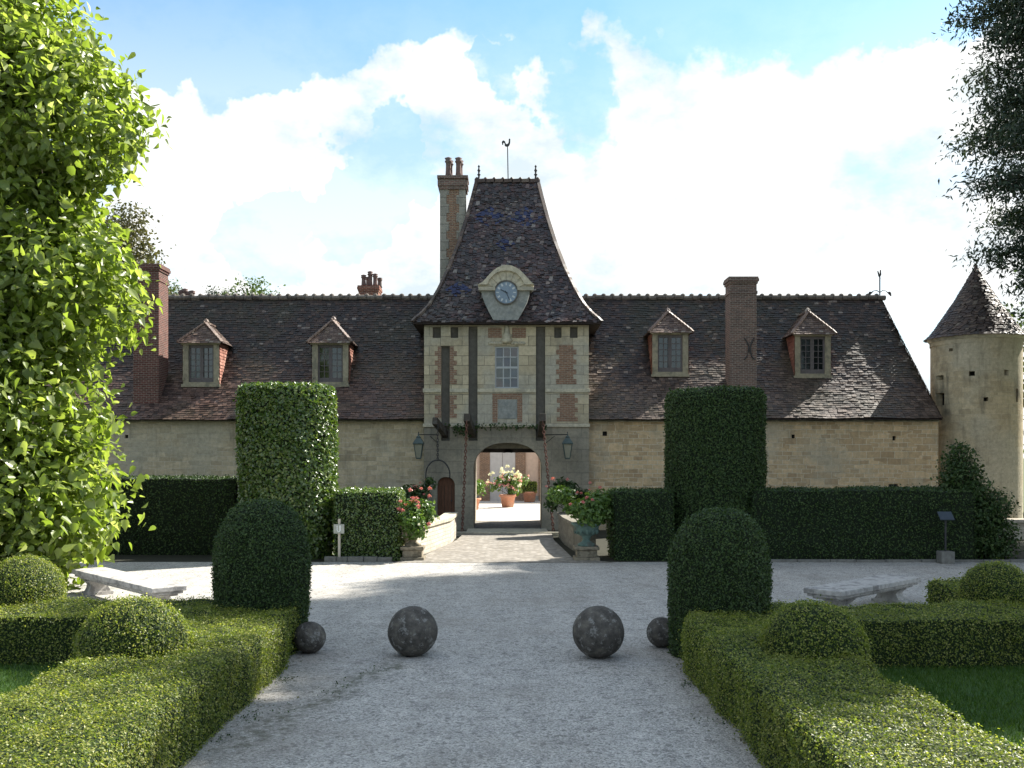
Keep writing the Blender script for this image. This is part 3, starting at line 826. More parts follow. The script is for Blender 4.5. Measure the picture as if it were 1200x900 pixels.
# postern door
mb = MB(); z1, z2 = gz(569), gz(559)
pts = [(PC - PW, .02), (PC + PW, .02)] + [(PC + PW * math.cos(math.pi * k / 12), z1 + (z2 - z1) * math.sin(math.pi * k / 12)) for k in range(13)]
pd = mb.prism_xz(pts, YF + .18, YF + .3).build('postern_door', 'wood_door', g)
mb = MB()
for k in range(1, 5):
    x = PC - PW + 2 * PW * k / 5; mb.box(x - .008, x + .008, YF + .172, YF + .19, .05, z1)
mb.build('board_joint', 'wood_dark', pd)
MB().lathe([(0, 1.25), (.03, 1.26), (.03, 1.31), (0, 1.32)], PC + PW * .6, YF + .16, 8, False).build('handle', 'iron', pd)
# drawbridge arms, chains, yoke
def chain(a, b, link=.17, r=.022):
    a, b = Vector(a), Vector(b); n = max(3, int((b - a).length / (link * .74))); mb = MB()
    d = (b - a).normalized(); u = d.cross(Vector((0, 1, 0))).normalized(); v = d.cross(u)
    for i in range(n):
        t = (i + .5) / n; c = a.lerp(b, t) + Vector((0, 0, -.10 * math.sin(math.pi * t))); p = u if i % 2 else v
        mb.tube([c + d * link * .5 * math.cos(q) + p * link * .28 * math.sin(q) for q in [2 * math.pi * k / 10 for k in range(10)]], r, 5, True)
    return mb
for (xa, tip, bot) in (((slots[1][0] + slots[1][1]) / 2, P(547, 489, 41), Vector((-2.02, 40.35, .17))), ((slots[2][0] + slots[2][1]) / 2, P(636, 489, 41), Vector((1.68, 40.3, .17)))):
    arm = MB().beam((xa, YF + .3, ZSL + .28), tip, .27, .34).build('drawbridge_arm', 'wood_beam', g, bevel=.02)
    chain(tip + Vector((0, -.02, -.15)), bot).build('chain', 'rust', arm)
xa = (slots[0][0] + slots[0][1]) / 2; tip = P(509.5, 493, 41.3)
arm = MB().beam((xa, YF + .3, ZSL + .26), tip, .22, .3).build('drawbridge_arm', 'wood_beam', g, bevel=.02)
q0 = P(513, 539, 41.3)
chain(tip + Vector((.12, .05, -.12)), q0, .14, .016).build('chain', 'iron', arm)
r_ = .5; pts = [(q0.x - r_, 41.3, .95)] + [(q0.x + r_ * math.cos(math.pi - math.pi * k / 14), 41.3, q0.z - .62 + .62 * math.sin(math.pi * k / 14)) for k in range(15)] + [(q0.x + r_, 41.3, q0.z - .75)]
MB().tube(pts, .03, 6).build('bridge_yoke', 'iron', arm, True)

# steep tower roof
TE, TR_ = CH + 158 * 42.5 / F, 16.0
prof = [(0, 1.0, 1.0), (.055, .905, .905), (.12, .82, .83), (.22, .735, .73), (.36, .635, .61), (.54, .535, .44), (.72, .455, .26), (.88, .395, .11), (1.0, .352, .012)]
HX, HY, RCY = 4.05, 4.0, 46.5
RCX = GCX + .02


def rp(t):
    for i in range(len(prof) - 1):
        if t <= prof[i + 1][0] or i == len(prof) - 2:
            a, b = prof[i], prof[i + 1]; u = (t - a[0]) / (b[0] - a[0]); return HX * (a[1] + (b[1] - a[1]) * u), HY * (a[2] + (b[2] - a[2]) * u)


zt_ = lambda t: TE + (TR_ - TE) * t
mb = MB()
for i in range(40):
    t0, t1 = i / 40, (i + 1) / 40; (a, b), (c, d) = rp(t0), rp(t1)
    q0 = [(RCX + sx * a, RCY + sy * b, zt_(t0)) for sx, sy in ((-1, -1), (1, -1), (1, 1), (-1, 1))]; q1 = [(RCX + sx * c, RCY + sy * d, zt_(t1)) for sx, sy in ((-1, -1), (1, -1), (1, 1), (-1, 1))]
    for k in range(4): mb.quad(q0[k], q0[(k + 1) % 4], q1[(k + 1) % 4], q1[k])
mb.quad(*[(RCX + sx * HX, RCY + sy * HY, TE) for sx, sy in ((-1, 1), (1, 1), (1, -1), (-1, -1))])
mb.box(RCX - HX + .03, RCX + HX - .03, RCY - HY + .03, RCY + HY - .03, TE - .09, TE)
core = mb.build('roof', 'roof_core', g)
mb = MB()
ts = [0.0]
while ts[-1] < 1:
    t = ts[-1]; (a, b), (c, d) = rp(t), rp(min(1, t + .01)); sl_ = math.hypot(b - d, (TR_ - TE) * .01) / .01
    ts.append(t + .125 / sl_)
ts[-1] = 1.0
for face in range(4):
    class LF:
        def __call__(s, t, face=face):
            x, y = rp(max(0, t)); return 2 * (x if face % 2 == 0 else y)
    def pt(t, q, face=face):
        if t < 0:
            x, y = rp(0); z = zt_(0) + t * 3; x -= t * .6 * 4; y -= t * .6 * 4
        else:
            x, y = rp(t); z = zt_(t)
        if face == 0: return (RCX - x + q, RCY - y, z)
        if face == 1: return (RCX + x, RCY - y + q, z)
        if face == 2: return (RCX + x - q, RCY + y, z)
        return (RCX - x, RCY + y - q, z)
    def nr(t, q, face=face):
        (x0, y0), (x1, y1) = rp(max(0, t - .01)), rp(min(1, t + .01)); dz = (TR_ - TE) * .02
        k = (y0 - y1) if face % 2 == 0 else (x0 - x1)
        v = [(0, -dz, k), (dz, 0, k), (0, dz, k), (-dz, 0, k)][face]
        return Vector(v).normalized()
    tiles(mb, ts, LF(), pt, nr, .175, .028, .009)
mb.build('roof_tiles', 'tower_tile', core)
# hips, ridge
mb = MB()
for sx in (-1, 1):
    for sy in (-1, 1):
        for t in frange(0, .985, .018):
            a, b = rp(t); c, d = rp(min(1, t + .024))
            mb.beam((RCX + sx * a, RCY + sy * b, zt_(t) + .02), (RCX + sx * c, RCY + sy * d, zt_(t + .024) + .07), .17, .07)
a, b = rp(1)
for x in frange(RCX - a, RCX + a - .4, .42): mb.beam((x, RCY, TR_ + .05), (x + .45, RCY, TR_ + .08), .24, .16)
for x in frange(RCX - a, RCX + a, .42): mb.lathe([(.11, TR_ + .1), (.1, TR_ + .17), (.04, TR_ + .24), (0, TR_ + .25)], x, RCY, 6, False)
mb.build('hip_and_ridge_tiles', 'turret_tile', core)
for sg in (-1, 1):
    x = RCX + sg * (a - .1)
    MB().lathe([(.1, TR_ + .1), (.05, TR_ + .2), (.04, TR_ + .3), (.09, TR_ + .36), (.04, TR_ + .42), (.045, TR_ + .5), (.08, TR_ + .56), (.04, TR_ + .62), (.03, TR_ + .7), (.06, TR_ + .75), (.0, TR_ + .83)], x, RCY, 8, False).build('finial', 'iron', core, True)
# rooster weathervane
vx = P(595.5, 213, RCY).x
mb = MB().tube([(vx, RCY, TR_), (vx - .03, RCY, P(0, 172, RCY).z)], .025, 6)
vane = mb.build('weathervane', 'iron', core)
kk = RCY / F
wp = lambda px, py: (P(px, py, RCY).x, P(px, py, RCY).z)
body = [(588.5, 169.5), (588, 166.5), (589, 165), (590.5, 164.8), (592, 166), (592.5, 168), (593.5, 169), (595, 168.7), (596, 167), (596.2, 164), (596.2, 163), (597.2, 162.6), (598, 163), (598, 165), (597.8, 168), (597, 170.3), (595.5, 171.8), (593, 171.8), (591.5, 171), (591.3, 168.5), (590.5, 167), (589.8, 167.5), (589.6, 170)]
mb = MB().prism_xz([wp(*p) for p in body][::-1], RCY - .03, RCY + .03)
mb.build('rooster', 'iron', vane)
# clock dormer
CY = 42.55; kc = CY / F
cx = lambda px: (px - 600) * kc
cz = lambda py: CH - (py - HZ) * kc
zq = lambda X, Y_: (cx(555 + X / 12), cz(305 + Y_ / 12))
out = [(205, 720), (285, 845), (620, 845), (705, 700), (760, 590), (795, 450), (795, 400), (105, 400), (110, 470), (150, 590)]
mb = MB().prism_xz([zq(*p) for p in [(280, 845), (620, 845), (690, 715), (755, 580), (785, 470), (790, 400), (105, 400), (112, 470), (150, 580), (212, 715)]][::1], CY, CY + 2.4)
ck = mb.build('clock_dormer', 'grey_stone', g)
arc = [(60, 350), (130, 310), (175, 262), (225, 205), (275, 155), (330, 115), (395, 85), (460, 73), (530, 83), (600, 112), (660, 155), (720, 215), (770, 270), (815, 318), (850, 345)]
mb = MB().prism_xz([zq(*p) for p in ([(95, 402), (830, 402)] + arc[::-1])], CY - .02, CY + 2.6); mb.build('gable', 'trim_stone', ck)
inn = [(195, 350), (225, 275), (270, 225), (330, 180), (395, 158), (460, 152), (525, 160), (590, 185), (640, 225), (685, 280), (715, 350)]
ring = [zq(*p) for p in arc]; inr = [zq(*p) for p in inn]
mb = MB()
ip = [inr[0]] + [inr[min(10, max(0, round((i - 1) * 10 / 12)))] for i in range(1, 14)] + [inr[-1]]
for i in range(14):
    mb.prism_xz([ip[i], ip[i + 1], ring[i + 1], ring[i]] if ip[i] != ip[i + 1] else [ip[i], ring[i + 1], ring[i]], CY - .17, CY - .021)
mb.box(zq(70, 0)[0], zq(305, 0)[0], CY - .16, CY - .021, zq(0, 430)[1], zq(0, 385)[1]); mb.box(zq(615, 0)[0], zq(845, 0)[0], CY - .16, CY - .021, zq(0, 430)[1], zq(0, 385)[1])
mb.build('pediment', 'trim_stone', ck)
CCX, CCZ = zq(458, 455); R = 155 / 12 * kc
mb = MB()
for k in range(6):
    a0, a1 = math.radians(22 + 136 * k / 6 + 1.6), math.radians(22 + 136 * (k + 1) / 6 - 1.6)
    pp = [(CCX + r * math.cos(a), CCZ + r * math.sin(a)) for r, a in ((R + .06, a0), (R + .46, a0), (R + .46, a1), (R + .06, a1))]
    mb.prism_xz(pp, CY - .055, CY - .02)
mb.build('voussoirs', 'trim_stone', ck)
def disc(r0, r1, y0, y1, n=36):
    mb = MB()
    for k in range(n):
        a0, a1 = 2 * math.pi * k / n, 2 * math.pi * (k + 1) / n
        mb.prism_xz([(CCX + r * math.cos(a), CCZ + r * math.sin(a)) for r, a in ((r0, a0), (r1, a0), (r1, a1), (r0, a1))], y0, y1)
    return mb
disc(R, R + .055, CY - .09, CY + .1).build('dial_rim', 'slot_dark', ck)
dial = MB().prism_xz([(CCX + R * math.cos(2 * math.pi * k / 40), CCZ + R * math.sin(2 * math.pi * k / 40)) for k in range(40)], CY - .05, CY + .05).build('dial', 'dial', ck)
mb = MB()
for h in range(12):
    a = math.pi / 2 - h * math.pi / 6; ux, uz = math.cos(a), math.sin(a)
    mb.obox((CCX + ux * R * .77, CY - .055, CCZ + uz * R * .77), (ux, 0, uz), (-uz, 0, ux), (0, 1, 0), .06, .022 + .014 * (h % 3 != 0), .006)
mb.build('hour_marks', 'dial_mark', dial)
mb = MB()
for ax_, az_, L, w in ((-.78, .4, .26, .022), (.42, -.9, .36, .016)):
    v = Vector((ax_, 0, az_)).normalized(); c = Vector((CCX, CY - .066, CCZ))
    mb.obox(c + v * (L / 2 - .04), v, (-v.z, 0, v.x), (0, 1, 0), L / 2 + .04, w, .006)
mb.build('clock_hands', 'sign_blue', dial)
# tall stone and brick chimney on the tower's left flank
TY = 46.0; kt = TY / F
tx = lambda px: (px - 600) * kt
tz = lambda py: CH - (py - HZ) * kt
X0, X1 = tx(515.5), tx(545.5); Y0, Y1 = TY, TY + .95
chm = MB().box(X0 + .03, X1 - .03, Y0 + .03, Y1 - .03, 8.2, tz(209)).build('chimney', 'brick_panel', g)
z = 8.3; i = 0; qm = {(a_, b_): MB() for a_ in (0, 1) for b_ in (0, 1)}
while z < tz(222):
    h = .40 + random.uniform(-.03, .05); z2 = min(z + h - .0005, tz(222))
    for sx in (0, 1):
        for sy in (0, 1):
            mb = qm[sx, sy]; wx, wy = (.42, .3) if (i + sx) % 2 else (.30, .42)
            xa, xb = (X0, X0 + wx) if sx == 0 else (X1 - wx, X1); ya, yb = (Y0, Y0 + wy) if sy == 0 else (Y1 - wy, Y1)
            mb.box(xa, xb, ya, yb, z, z2)
    z += h; i += 1
for q_ in qm.values(): q_.build('quoins', 'chim_stone', chm)
mb = MB(); 
for e, za, zb in ((.06, 222, 218), (.10, 218, 212), (.03, 212, 209.5), (.12, 209.5, 206)): mb.box(X0 - e, X1 + e, Y0 - e, Y1 + e, tz(za) + .001, tz(zb))
mb.build('chimney_cap', 'brick_grey', chm)
def pot(x, y, z0, z1, r, parent, m='chimney_pot'):
    h = z1 - z0
    return MB().lathe([(r * 1.05, z0), (r * .9, z0 + h * .2), (r * .8, z0 + h * .55), (r * .85, z0 + h * .7), (r * 1.15, z0 + h * .74), (r * 1.1, z0 + h * .8), (r * .85, z0 + h * .84), (r * 1.2, z0 + h * .93), (r * .8, z0 + h * .95), (r * .2, z0 + h)], x, y, 10, True).build('chimney_pot', m, parent, True)
for px in (525, 537):
    for dy in (.25, .68): pot(tx(px) + (dy - .25) * .12, TY + dy, tz(206), tz(182), .145, chm, 'chimney_pot')
# climbing plant hanging from the string course
pos = []
for _ in range(420):
    x = random.choice([random.gauss(gx(545), .35), random.uniform(gx(532), gx(640)), random.uniform(gx(532), gx(640))]); pos.append((x, YF - .12 - random.random() * .12, gz(500) + random.gauss(0, .06) - abs(random.gauss(0, .18)) * (abs(x - gx(545)) < .5)))
pos = np.array(pos); V, L, N, k = leaf_arrays(pos, rng.normal(size=pos.shape) + np.array([0, -.8, .3]), rng.uniform(.07, .15, len(pos)), DIAMOND)
tag(np_mesh('wall_plant', V, np.full(N, k), L, ['yew_leaf'], np.zeros(N), loc=(GCX, YF, gz(500))), 'dark weed growing along the ledge over the gate arch', 'plant')

# wall lanterns
def lantern(px, wall_pt, label):
    top = P(px, 507, 42.1); b = P(px, 538, 42.1)
    t = thing('wall_lantern', label, 'lantern', tuple(b), 'lanterns beside the gate arch')
    h = top.z - b.z; cx_, cy_ = b.x, b.y; z0 = b.z
    mb = MB().lathe([(.13, z0), (.15, z0 + .03), (.15, z0 + .06)], cx_, cy_, 4, True, math.pi / 4)
    for k in range(4):
        a = math.pi / 4 + k * math.pi / 2; mb.beam((cx_ + .14 * math.cos(a), cy_ + .14 * math.sin(a), z0 + .05), (cx_ + .26 * math.cos(a), cy_ + .26 * math.sin(a), z0 + .56 * h), .025, .025)
    mb.lathe([(.31, z0 + .56 * h), (.33, z0 + .59 * h), (.22, z0 + .71 * h), (.12, z0 + .80 * h), (.13, z0 + .83 * h), (.08, z0 + .87 * h), (.03, z0 + .9 * h), (.045, z0 + .94 * h), (.0, z0 + h)], cx_, cy_, 4, True, math.pi / 4)
    mb.build('lantern_frame', 'lamp_metal', t)
    MB().lathe([(.12, z0 + .06), (.235, z0 + .56 * h)], cx_, cy_, 4, True, math.pi / 4).build('lantern_glass', 'lamp_glass', t)
    w = Vector(wall_pt); e = Vector((cx_, cy_, z0 + h * .93))
    mb = MB().tube([w, e], .022, 6).tube([w + Vector((0, 0, -.35)), w.lerp(e, .4) + Vector((0, 0, -.06))], .014, 5).tube([e + Vector((0, 0, -.03)), e + Vector((0, 0, .12))], .02, 5)
    mb.build('bracket', 'iron', t)
    return t
lantern(490.5, (gx(513), YF - .02, P(490, 509, 42.1).z), 'grey green wall lantern on an iron bracket left of the gate arch near the postern')
lantern(665, (gx(640), YF - .02, P(665, 509, 42.1).z), 'grey green wall lantern on an iron bracket right of the gate arch')

# ------------------------------------------------------------------ the two wings
YW = 43.45; EY, EZ = 43.05, 4.86; RY, RZ = 47.5, 10.77; BY = 2 * RY - EY
RA = 0.98; RB = ((RZ - EZ) / (RY - EY) - RA) / (RY - EY)          # bell-cast slope: shallow at the eave, steep at the ridge
roof_z = lambda y: EZ + RA * (y - EY) + RB * (y - EY) ** 2
roof_y = lambda z: EY + (-RA + math.sqrt(max(0, RA * RA + 4 * RB * (z - EZ)))) / (2 * RB)


def wing(name, label, x0, x1, m, tile, hip0=0.0, hip1=0.0, holes=()):
    t = thing(name, label, 'building', ((x0 + x1) / 2, YW, 0))
    mb = MB(); wall_holes(mb, [x0, x1], [-.4, EZ], list(holes), lambda u, v, d: (u, YW + d, v), .3)
    for x in (x0, x1): mb.quad((x, YW, -.4), (x, BY - .4, -.4), (x, BY - .4, EZ), (x, YW, EZ))
    mb.quad((x0, BY - .4, -.4), (x1, BY - .4, -.4), (x1, BY - .4, EZ), (x0, BY - .4, EZ))
    mb.build('wall', m, t)
    for h in holes: MB().box(h[0], h[1], YW + .15, YW + .32, h[2], h[3]).build('wall_opening', 'hole_dark', t)
    MB().box(x0, x1, YW - .07, YW + .1, EZ - .16, EZ - .02).build('eaves_course', 'trim_stone', t)
    rx0, rx1 = x0 + hip0, x1 - hip1; dn = .07
    mb = MB(); K_ = 16; sect = [(EY + (RY - EY) * i / K_, roof_z(EY + (RY - EY) * i / K_)) for i in range(K_ + 1)]
    ring = sect + [(2 * RY - y, z) for y, z in sect[-2::-1]]
    xl = lambda z: x0 + hip0 * (z - EZ) / (RZ - EZ); xr = lambda z: x1 - hip1 * (z - EZ) / (RZ - EZ)
    for (ya, za), (yb, zb) in zip(ring, ring[1:]): mb.quad((xl(za), ya, za - dn), (xr(za), ya, za - dn), (xr(zb), yb, zb - dn), (xl(zb), yb, zb - dn))
    for f_ in (xl, xr): mb.quad(*[(f_(z), y, z - dn) for y, z in ring])
    mb.quad((x0, EY, EZ - dn - .05), (x0, BY, EZ - dn - .05), (x1, BY, EZ - dn - .05), (x1, EY, EZ - dn - .05))
    rf = mb.build('roof', 'roof_core', t)
    fine = [EY + (RY - EY) * i / 400 for i in range(401)]; arc = [0.0]
    for ya, yb in zip(fine, fine[1:]): arc.append(arc[-1] + math.hypot(yb - ya, roof_z(yb) - roof_z(ya)))
    def surf(side, hh):
        sg = 1 if side == 0 else -1
        def at_(q_t): return float(np.interp(max(q_t, 0), arc, fine))
        class LF:
            def __call__(s_, tt): z = roof_z(at_(tt)); return xr(z) - xl(z)
            def left(s_, ta, tb): return (xl(roof_z(at_(tb))) - xl(roof_z(at_(ta)))) if side == 0 else (xr(roof_z(at_(ta))) - xr(roof_z(at_(tb))))
        def pt(tt, q):
            y = at_(tt); z = roof_z(y) + min(tt, 0) * .7; y += min(tt, 0) * .7
            x = xl(z) + q if side == 0 else xr(z) - q
            sag = float(wob([[x * .35, y * .5 + side, z * .5]])[0]) * .045
            return (x, (y if side == 0 else 2 * RY - y), z + sag)
        def nr(tt, q):
            sl_ = RA + 2 * RB * (at_(tt) - EY); return Vector((0, -sg * sl_, 1)).normalized()
        tiles(mb, frange(0, arc[-1], hh), LF(), pt, nr, .2 if side == 0 else .4, .026, .013)
    mb = MB(); surf(0, .135); surf(1, .3)
    if hip1: plane_tiles(mb, (x1, EY, EZ), (x1, BY, EZ), (rx1, RY - .01, RZ), (rx1, RY + .01, RZ), .135, .2, .0)
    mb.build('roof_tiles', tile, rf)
    mb = MB()
    for x in frange(rx0, rx1, .42):
        zo = random.uniform(-.025, .025)
        mb.lathe([(.15, 0), (.16, .38), (.14, .40)], 0, 0, 8)
        for i in range(len(mb.v) - 24, len(mb.v)):
            X, Y_, Z = mb.v[i]; mb.v[i] = (x + Z - .2, RY + Y_, RZ + .0 + zo + X * .8)
        if x < rx1 - .2: mb.lathe([(.12, RZ + .05), (.11, RZ + .15), (.05, RZ + .2), (.0, RZ + .21)], x + .21, RY, 6, False)
    mb.build('ridge_tiles', 'mortar', rf)
    return t


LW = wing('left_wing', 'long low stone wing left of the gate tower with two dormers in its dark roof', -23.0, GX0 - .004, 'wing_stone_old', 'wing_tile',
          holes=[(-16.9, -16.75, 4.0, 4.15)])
RXE = 18.6
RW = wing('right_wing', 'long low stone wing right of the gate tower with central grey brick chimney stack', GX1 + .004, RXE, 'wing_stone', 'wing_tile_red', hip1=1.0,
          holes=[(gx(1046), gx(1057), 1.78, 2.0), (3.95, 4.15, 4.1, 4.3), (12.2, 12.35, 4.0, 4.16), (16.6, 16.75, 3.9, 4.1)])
LW.name, RW.name = 'stable_wing', 'stable_wing.001'
tag(LW, group='stable wings of the gatehouse'); tag(RW, group='stable wings of the gatehouse')
# vent grille bars
mb = MB(); a = gx(1046)
for k in range(4): mb.box(a + .05 + k * .09, a + .08 + k * .09, YW + .05, YW + .08, 1.78, 2.0)
mb.build('vent_bars', 'iron', RW)


def dormer(px, y_top, y_bot, y_peak, parent):
    Yd = 44.4 if px < 600 else 44.75; kd = Yd / F
    X = (px - 600) * kd; zt = CH - (y_top - HZ) * kd; zb = CH - (y_bot - HZ) * kd; zp = CH - (y_peak - HZ) * kd
    hw = .81; yb = roof_y(zt) + .3
    wx0, wx1, wz0, wz1 = X - .56, X + .56, zb + .2, zt - .12
    mb = MB(); wall_holes(mb, [X - hw, X + hw], [zb - .05, zt], [(wx0, wx1, wz0, wz1)], lambda u, v, d: (u, Yd + d, v), .2)
    mb.box(X - hw - .05, X + hw + .05, Yd - .06, Yd - .003, zb - .02, zb + .1)
    mb.box(X - hw - .06, X + hw + .06, Yd - .09, Yd - .004, zt - .11, zt - .004)
    for sg in (-1, 1): mb.box(X + sg * (hw - .04) - .03, X + sg * (hw - .04) + .03, Yd - .07, Yd - .01, zb + .28, zb + .4)
    mb.quad((X - hw, Yd, zb - .05), (X + hw, Yd, zb - .05), (X + hw, Yd + .6, zb - .05), (X - hw, Yd + .6, zb - .05))
    d = mb.build('dormer', 'dormer_frame', parent)
    # tile-hung cheeks
    for sg in (-1, 1):
        mb = MB(); x = X + sg * hw
        mb.add([(x, Yd + .002, zb - .05), (x, roof_y(zb), zb - .05), (x, yb, zt), (x, Yd + .002, zt)], [(0, 1, 2, 3)])
        n = int((zt - zb) / .14)
        for i in range(n):
            z0 = zb + i * .14; L = max(.1, roof_y(z0 + .1) + .05 - Yd); m_ = max(1, int(L / .2))
            for j in range(m_ + 1):
                y0, y1 = Yd + .02 + j * .2, Yd + .02 + (j + 1) * .2 - .006
                o = .03 + random.uniform(-.008, .012)
                mb.add([(x + sg * .004, y0, z0), (x + sg * .004, y1, z0), (x + sg * o, y1, z0), (x + sg * o, y0, z0), (x + sg * .006, y0, z0 + .17), (x + sg * .006, y1, z0 + .17)], [(0, 1, 2, 3), (3, 2, 5, 4)])
        mb.build('cheek', 'cheek_tile', d)
    # roof: hip in front, ridge back into the main slope
    ex0, ex1, ey = X - hw - .18, X + hw + .18, Yd - .2; ez = zt - .04
    ay = Yd + .62; rb = roof_y(zp) + .2; eb = roof_y(ez) + .3
    mb = MB().add([(ex0, ey, ez), (ex1, ey, ez), (X, ay, zp - .02), (X, rb, zp - .02), (ex0, eb, ez), (ex1, eb, ez)], [(0, 1, 2), (1, 5, 3, 2), (4, 0, 2, 3), (0, 4, 5, 1)])
    mb.build('dormer_roof', 'roof_core', d)
    mb = MB()
    plane_tiles(mb, (ex0, ey, ez), (ex1, ey, ez), (X - .01, ay, zp), (X + .01, ay, zp), .12, .19, th=.03)
    plane_tiles(mb, (ex1, ey, ez), (ex1, eb, ez), (X, ay, zp), (X, rb, zp), .12, .19, th=.03)
    plane_tiles(mb, (ex0, eb, ez), (ex0, ey, ez), (X, rb, zp), (X, ay, zp), .12, .19, th=.03)
    for a, b in (((ex0, ey, ez), (X, ay, zp)), ((ex1, ey, ez), (X, ay, zp)), ((X, ay, zp), (X, rb, zp))):
        a, b = Vector(a), Vector(b); n = int((b - a).length / .2)
        for i in range(n): mb.beam(a.lerp(b, i / n) + Vector((0, 0, .035)), a.lerp(b, (i + 1.15) / n) + Vector((0, 0, .075)), .15, .06)
    mb.lathe([(.12, zp), (.14, zp + .1), (.08, zp + .2), (0, zp + .25)], X, ay + .15, 7, False)
    mb.build('dormer_roof_tiles', 'dormer_tile', d)
    # casement pair with small panes
    mb = MB(); y0, y1 = Yd + .10, Yd + .17; xm = X
    for a, b in ((wx0, xm - .003), (xm + .003, wx1)):
        mb.box(a, a + .075, y0, y1, wz0, wz1).box(b - .075, b, y0, y1, wz0, wz1).box(a + .075, b - .075, y0, y1, wz0, wz0 + .2).box(a + .075, b - .075, y0, y1, wz1 - .12, wz1)
        m_ = (a + b) / 2; mb.box(m_ - .016, m_ + .016, y0 + .012, y1 - .01, wz0 + .2, wz1 - .12)
        for i in range(1, 5):
            z = wz0 + .2 + (wz1 - wz0 - .32) * i / 5; mb.box(a + .075, b - .075, y0 + .014, y1 - .012, z - .013, z + .013)
    mb.build('casement_window', 'casement', d)
    mb = MB()
    for a, b in ((wx0, xm), (xm, wx1)):
        q = random.uniform(-.02, .02); mb.quad((a, Yd + .15 + q, wz0), (b, Yd + .15 - q, wz0), (b, Yd + .15 - q, wz1), (a, Yd + .15 + q, wz1))
    mb.build('pane', 'glass_dark', d)
    MB().box(wx0, wx1, Yd + .19, Yd + .24, wz0, wz1).build('window_back', 'slot_dark', d)


dormer(235.5, 401, 453, 377, LW); dormer(387, 401, 453, 374, LW)
dormer(785.5, 389, 441, 364, RW); dormer(952.5, 391, 443, 364, RW)


def stack(name, x0, x1, y0, y1, z0, z1, m, parent, corb=.09):
    c = MB().box(x0, x1, y0, y1, z0, z1 - .3).build(name, m, parent)
    mb = MB()
    for e, a, b in ((corb * .35, z1 - .75, z1 - .62), (corb * .5, z1 - .3, z1 - .2), (corb, z1 - .2, z1 - .08), (corb * .7, z1 - .08, z1)): mb.box(x0 - e, x1 + e, y0 - e, y1 + e, a + .001, b)
    mb.build('chimney_cap', m, c)
    return c


stack('chimney', -16.62, -15.5, 43.7, 44.9, 4.6, 11.66, 'brick_dark', LW)
rc = stack('chimney', 9.58, 10.75, 43.75, 44.7, 4.6, 11.1, 'brick_grey', RW)
mb = MB(); xc, zc = 10.42, CH - (408 - HZ) * 43.7 / F
for a, b, c in ((-.18, .42, 1), (.16, .42, 1)):
    mb.tube([(xc + a * 1.25, 43.7, zc + .45), (xc + a * .7, 43.7, zc + .3), (xc + a * .25, 43.7, zc + .1), (xc + a * .2, 43.7, zc - .1), (xc + a * .6, 43.7, zc - .36), (xc + a * 1.35, 43.7, zc - .5)], .028, 5)
mb.build('iron_tie', 'iron', rc)
c1 = stack('chimney', (421.5 - 600) * 52 / F, (444.5 - 600) * 52 / F, 51.6, 52.7, 5, CH + (HZ - 336) * 52 / F, 'brick', LW, .07)
zc = CH + (HZ - 336) * 52 / F
for px, h, dy in ((426.5, .62, .3), (434, .82, .35), (440, .68, .3), (430, .6, .8), (444, .55, .75)): pot((px - 600) * 52 / F, 51.6 + dy, zc, zc + h, .13, c1, 'chimney_pot')
c2 = stack('chimney', (209 - 600) * 52 / F, (230 - 600) * 52 / F, 51.6, 52.7, 5, CH + (HZ - 354) * 52 / F, 'brick_grey', LW, .07)
zc = CH + (HZ - 354) * 52 / F
for px, h in ((213, .62), (217.5, .7), (226, .6), (222, .55)): pot((px - 600) * 52 / F, 51.9, zc, zc + h, .15, c2, 'chimney_pot')
# iron vane with scrolled arms at the end of the right ridge
vx = P(1031, 347, RY).x; zv = RZ
mb = MB().tube([(vx, RY, zv), (vx, RY, zv + 1.0)], .03, 6)
for sg in (-1, 1):
    mb.tube([(vx, RY, zv + .25), (vx + sg * .15, RY, zv + .36), (vx + sg * .3, RY, zv + .33), (vx + sg * .45, RY, zv + .2), (vx + sg * .55, RY, zv + .08)], [.02, .02, .02, .045, .03], 5)
    mb.tube([(vx + sg * .38, RY, zv + .26), (vx + sg * .48, RY, zv + .26), (vx + sg * .55, RY, zv + .16)], [.03, .05, .02], 5)
mb.tube([(vx - .1, RY, zv + 1.28), (vx - .03, RY, zv + 1.05), (vx, RY, zv + .95), (vx + .04, RY, zv + 1.1), (vx + .03, RY, zv + 1.33)], [.03, .05, .06, .04, .03], 5)
mb.build('weathervane', 'iron', RW)

# ------------------------------------------------------------------ round turret
TXc, TYc, TRr = P(1143.5, 0, 45).x, 45.0, 1.9
t = thing('round_turret', 'round pale stone turret with pointed conical tiled roof at the right end', 'turret', (TXc, TYc, 0))
ZTT = CH + (HZ - 397) * 45 / F
fr = lambda u, v, d: (TXc + (TRr + (.04 if v > ZTT - .35 else 0) + max(0, .5 - v) * .25 - d) * math.cos(u), TYc + (TRr + max(0, .5 - v) * .25 - d) * math.sin(u), v)
def ang(px):
    s_ = ((px - 600) * 43.5 / F - TXc) / TRr; return -math.pi / 2 + math.asin(max(-.97, min(.97, s_)))
hz = []
for px, py, w, h in ((1101, 440, 5, 6), (1137, 437.5, 6, 6), (1175, 437, 6, 7), (1107, 466, 6, 16), (1191, 463, 5, 17), (1151, 468, 5, 5), (1119.5, 408, 3, 4)):
    u = ang(px); dw = w * .035 / TRr / 2 / max(.35, math.cos(u + math.pi / 2)); z = CH - (py - HZ) * 43.3 / F; hz.append((u - dw, u + dw, z - h * .0172, z + h * .0172))
mb = MB(); wall_holes(mb, frange(-math.pi, math.pi, .1), [-.4, 0, .25, .5, ZTT - .35, ZTT - .349, ZTT], hz, fr, .35)
mb.build('wall', 'turret_stone', t)
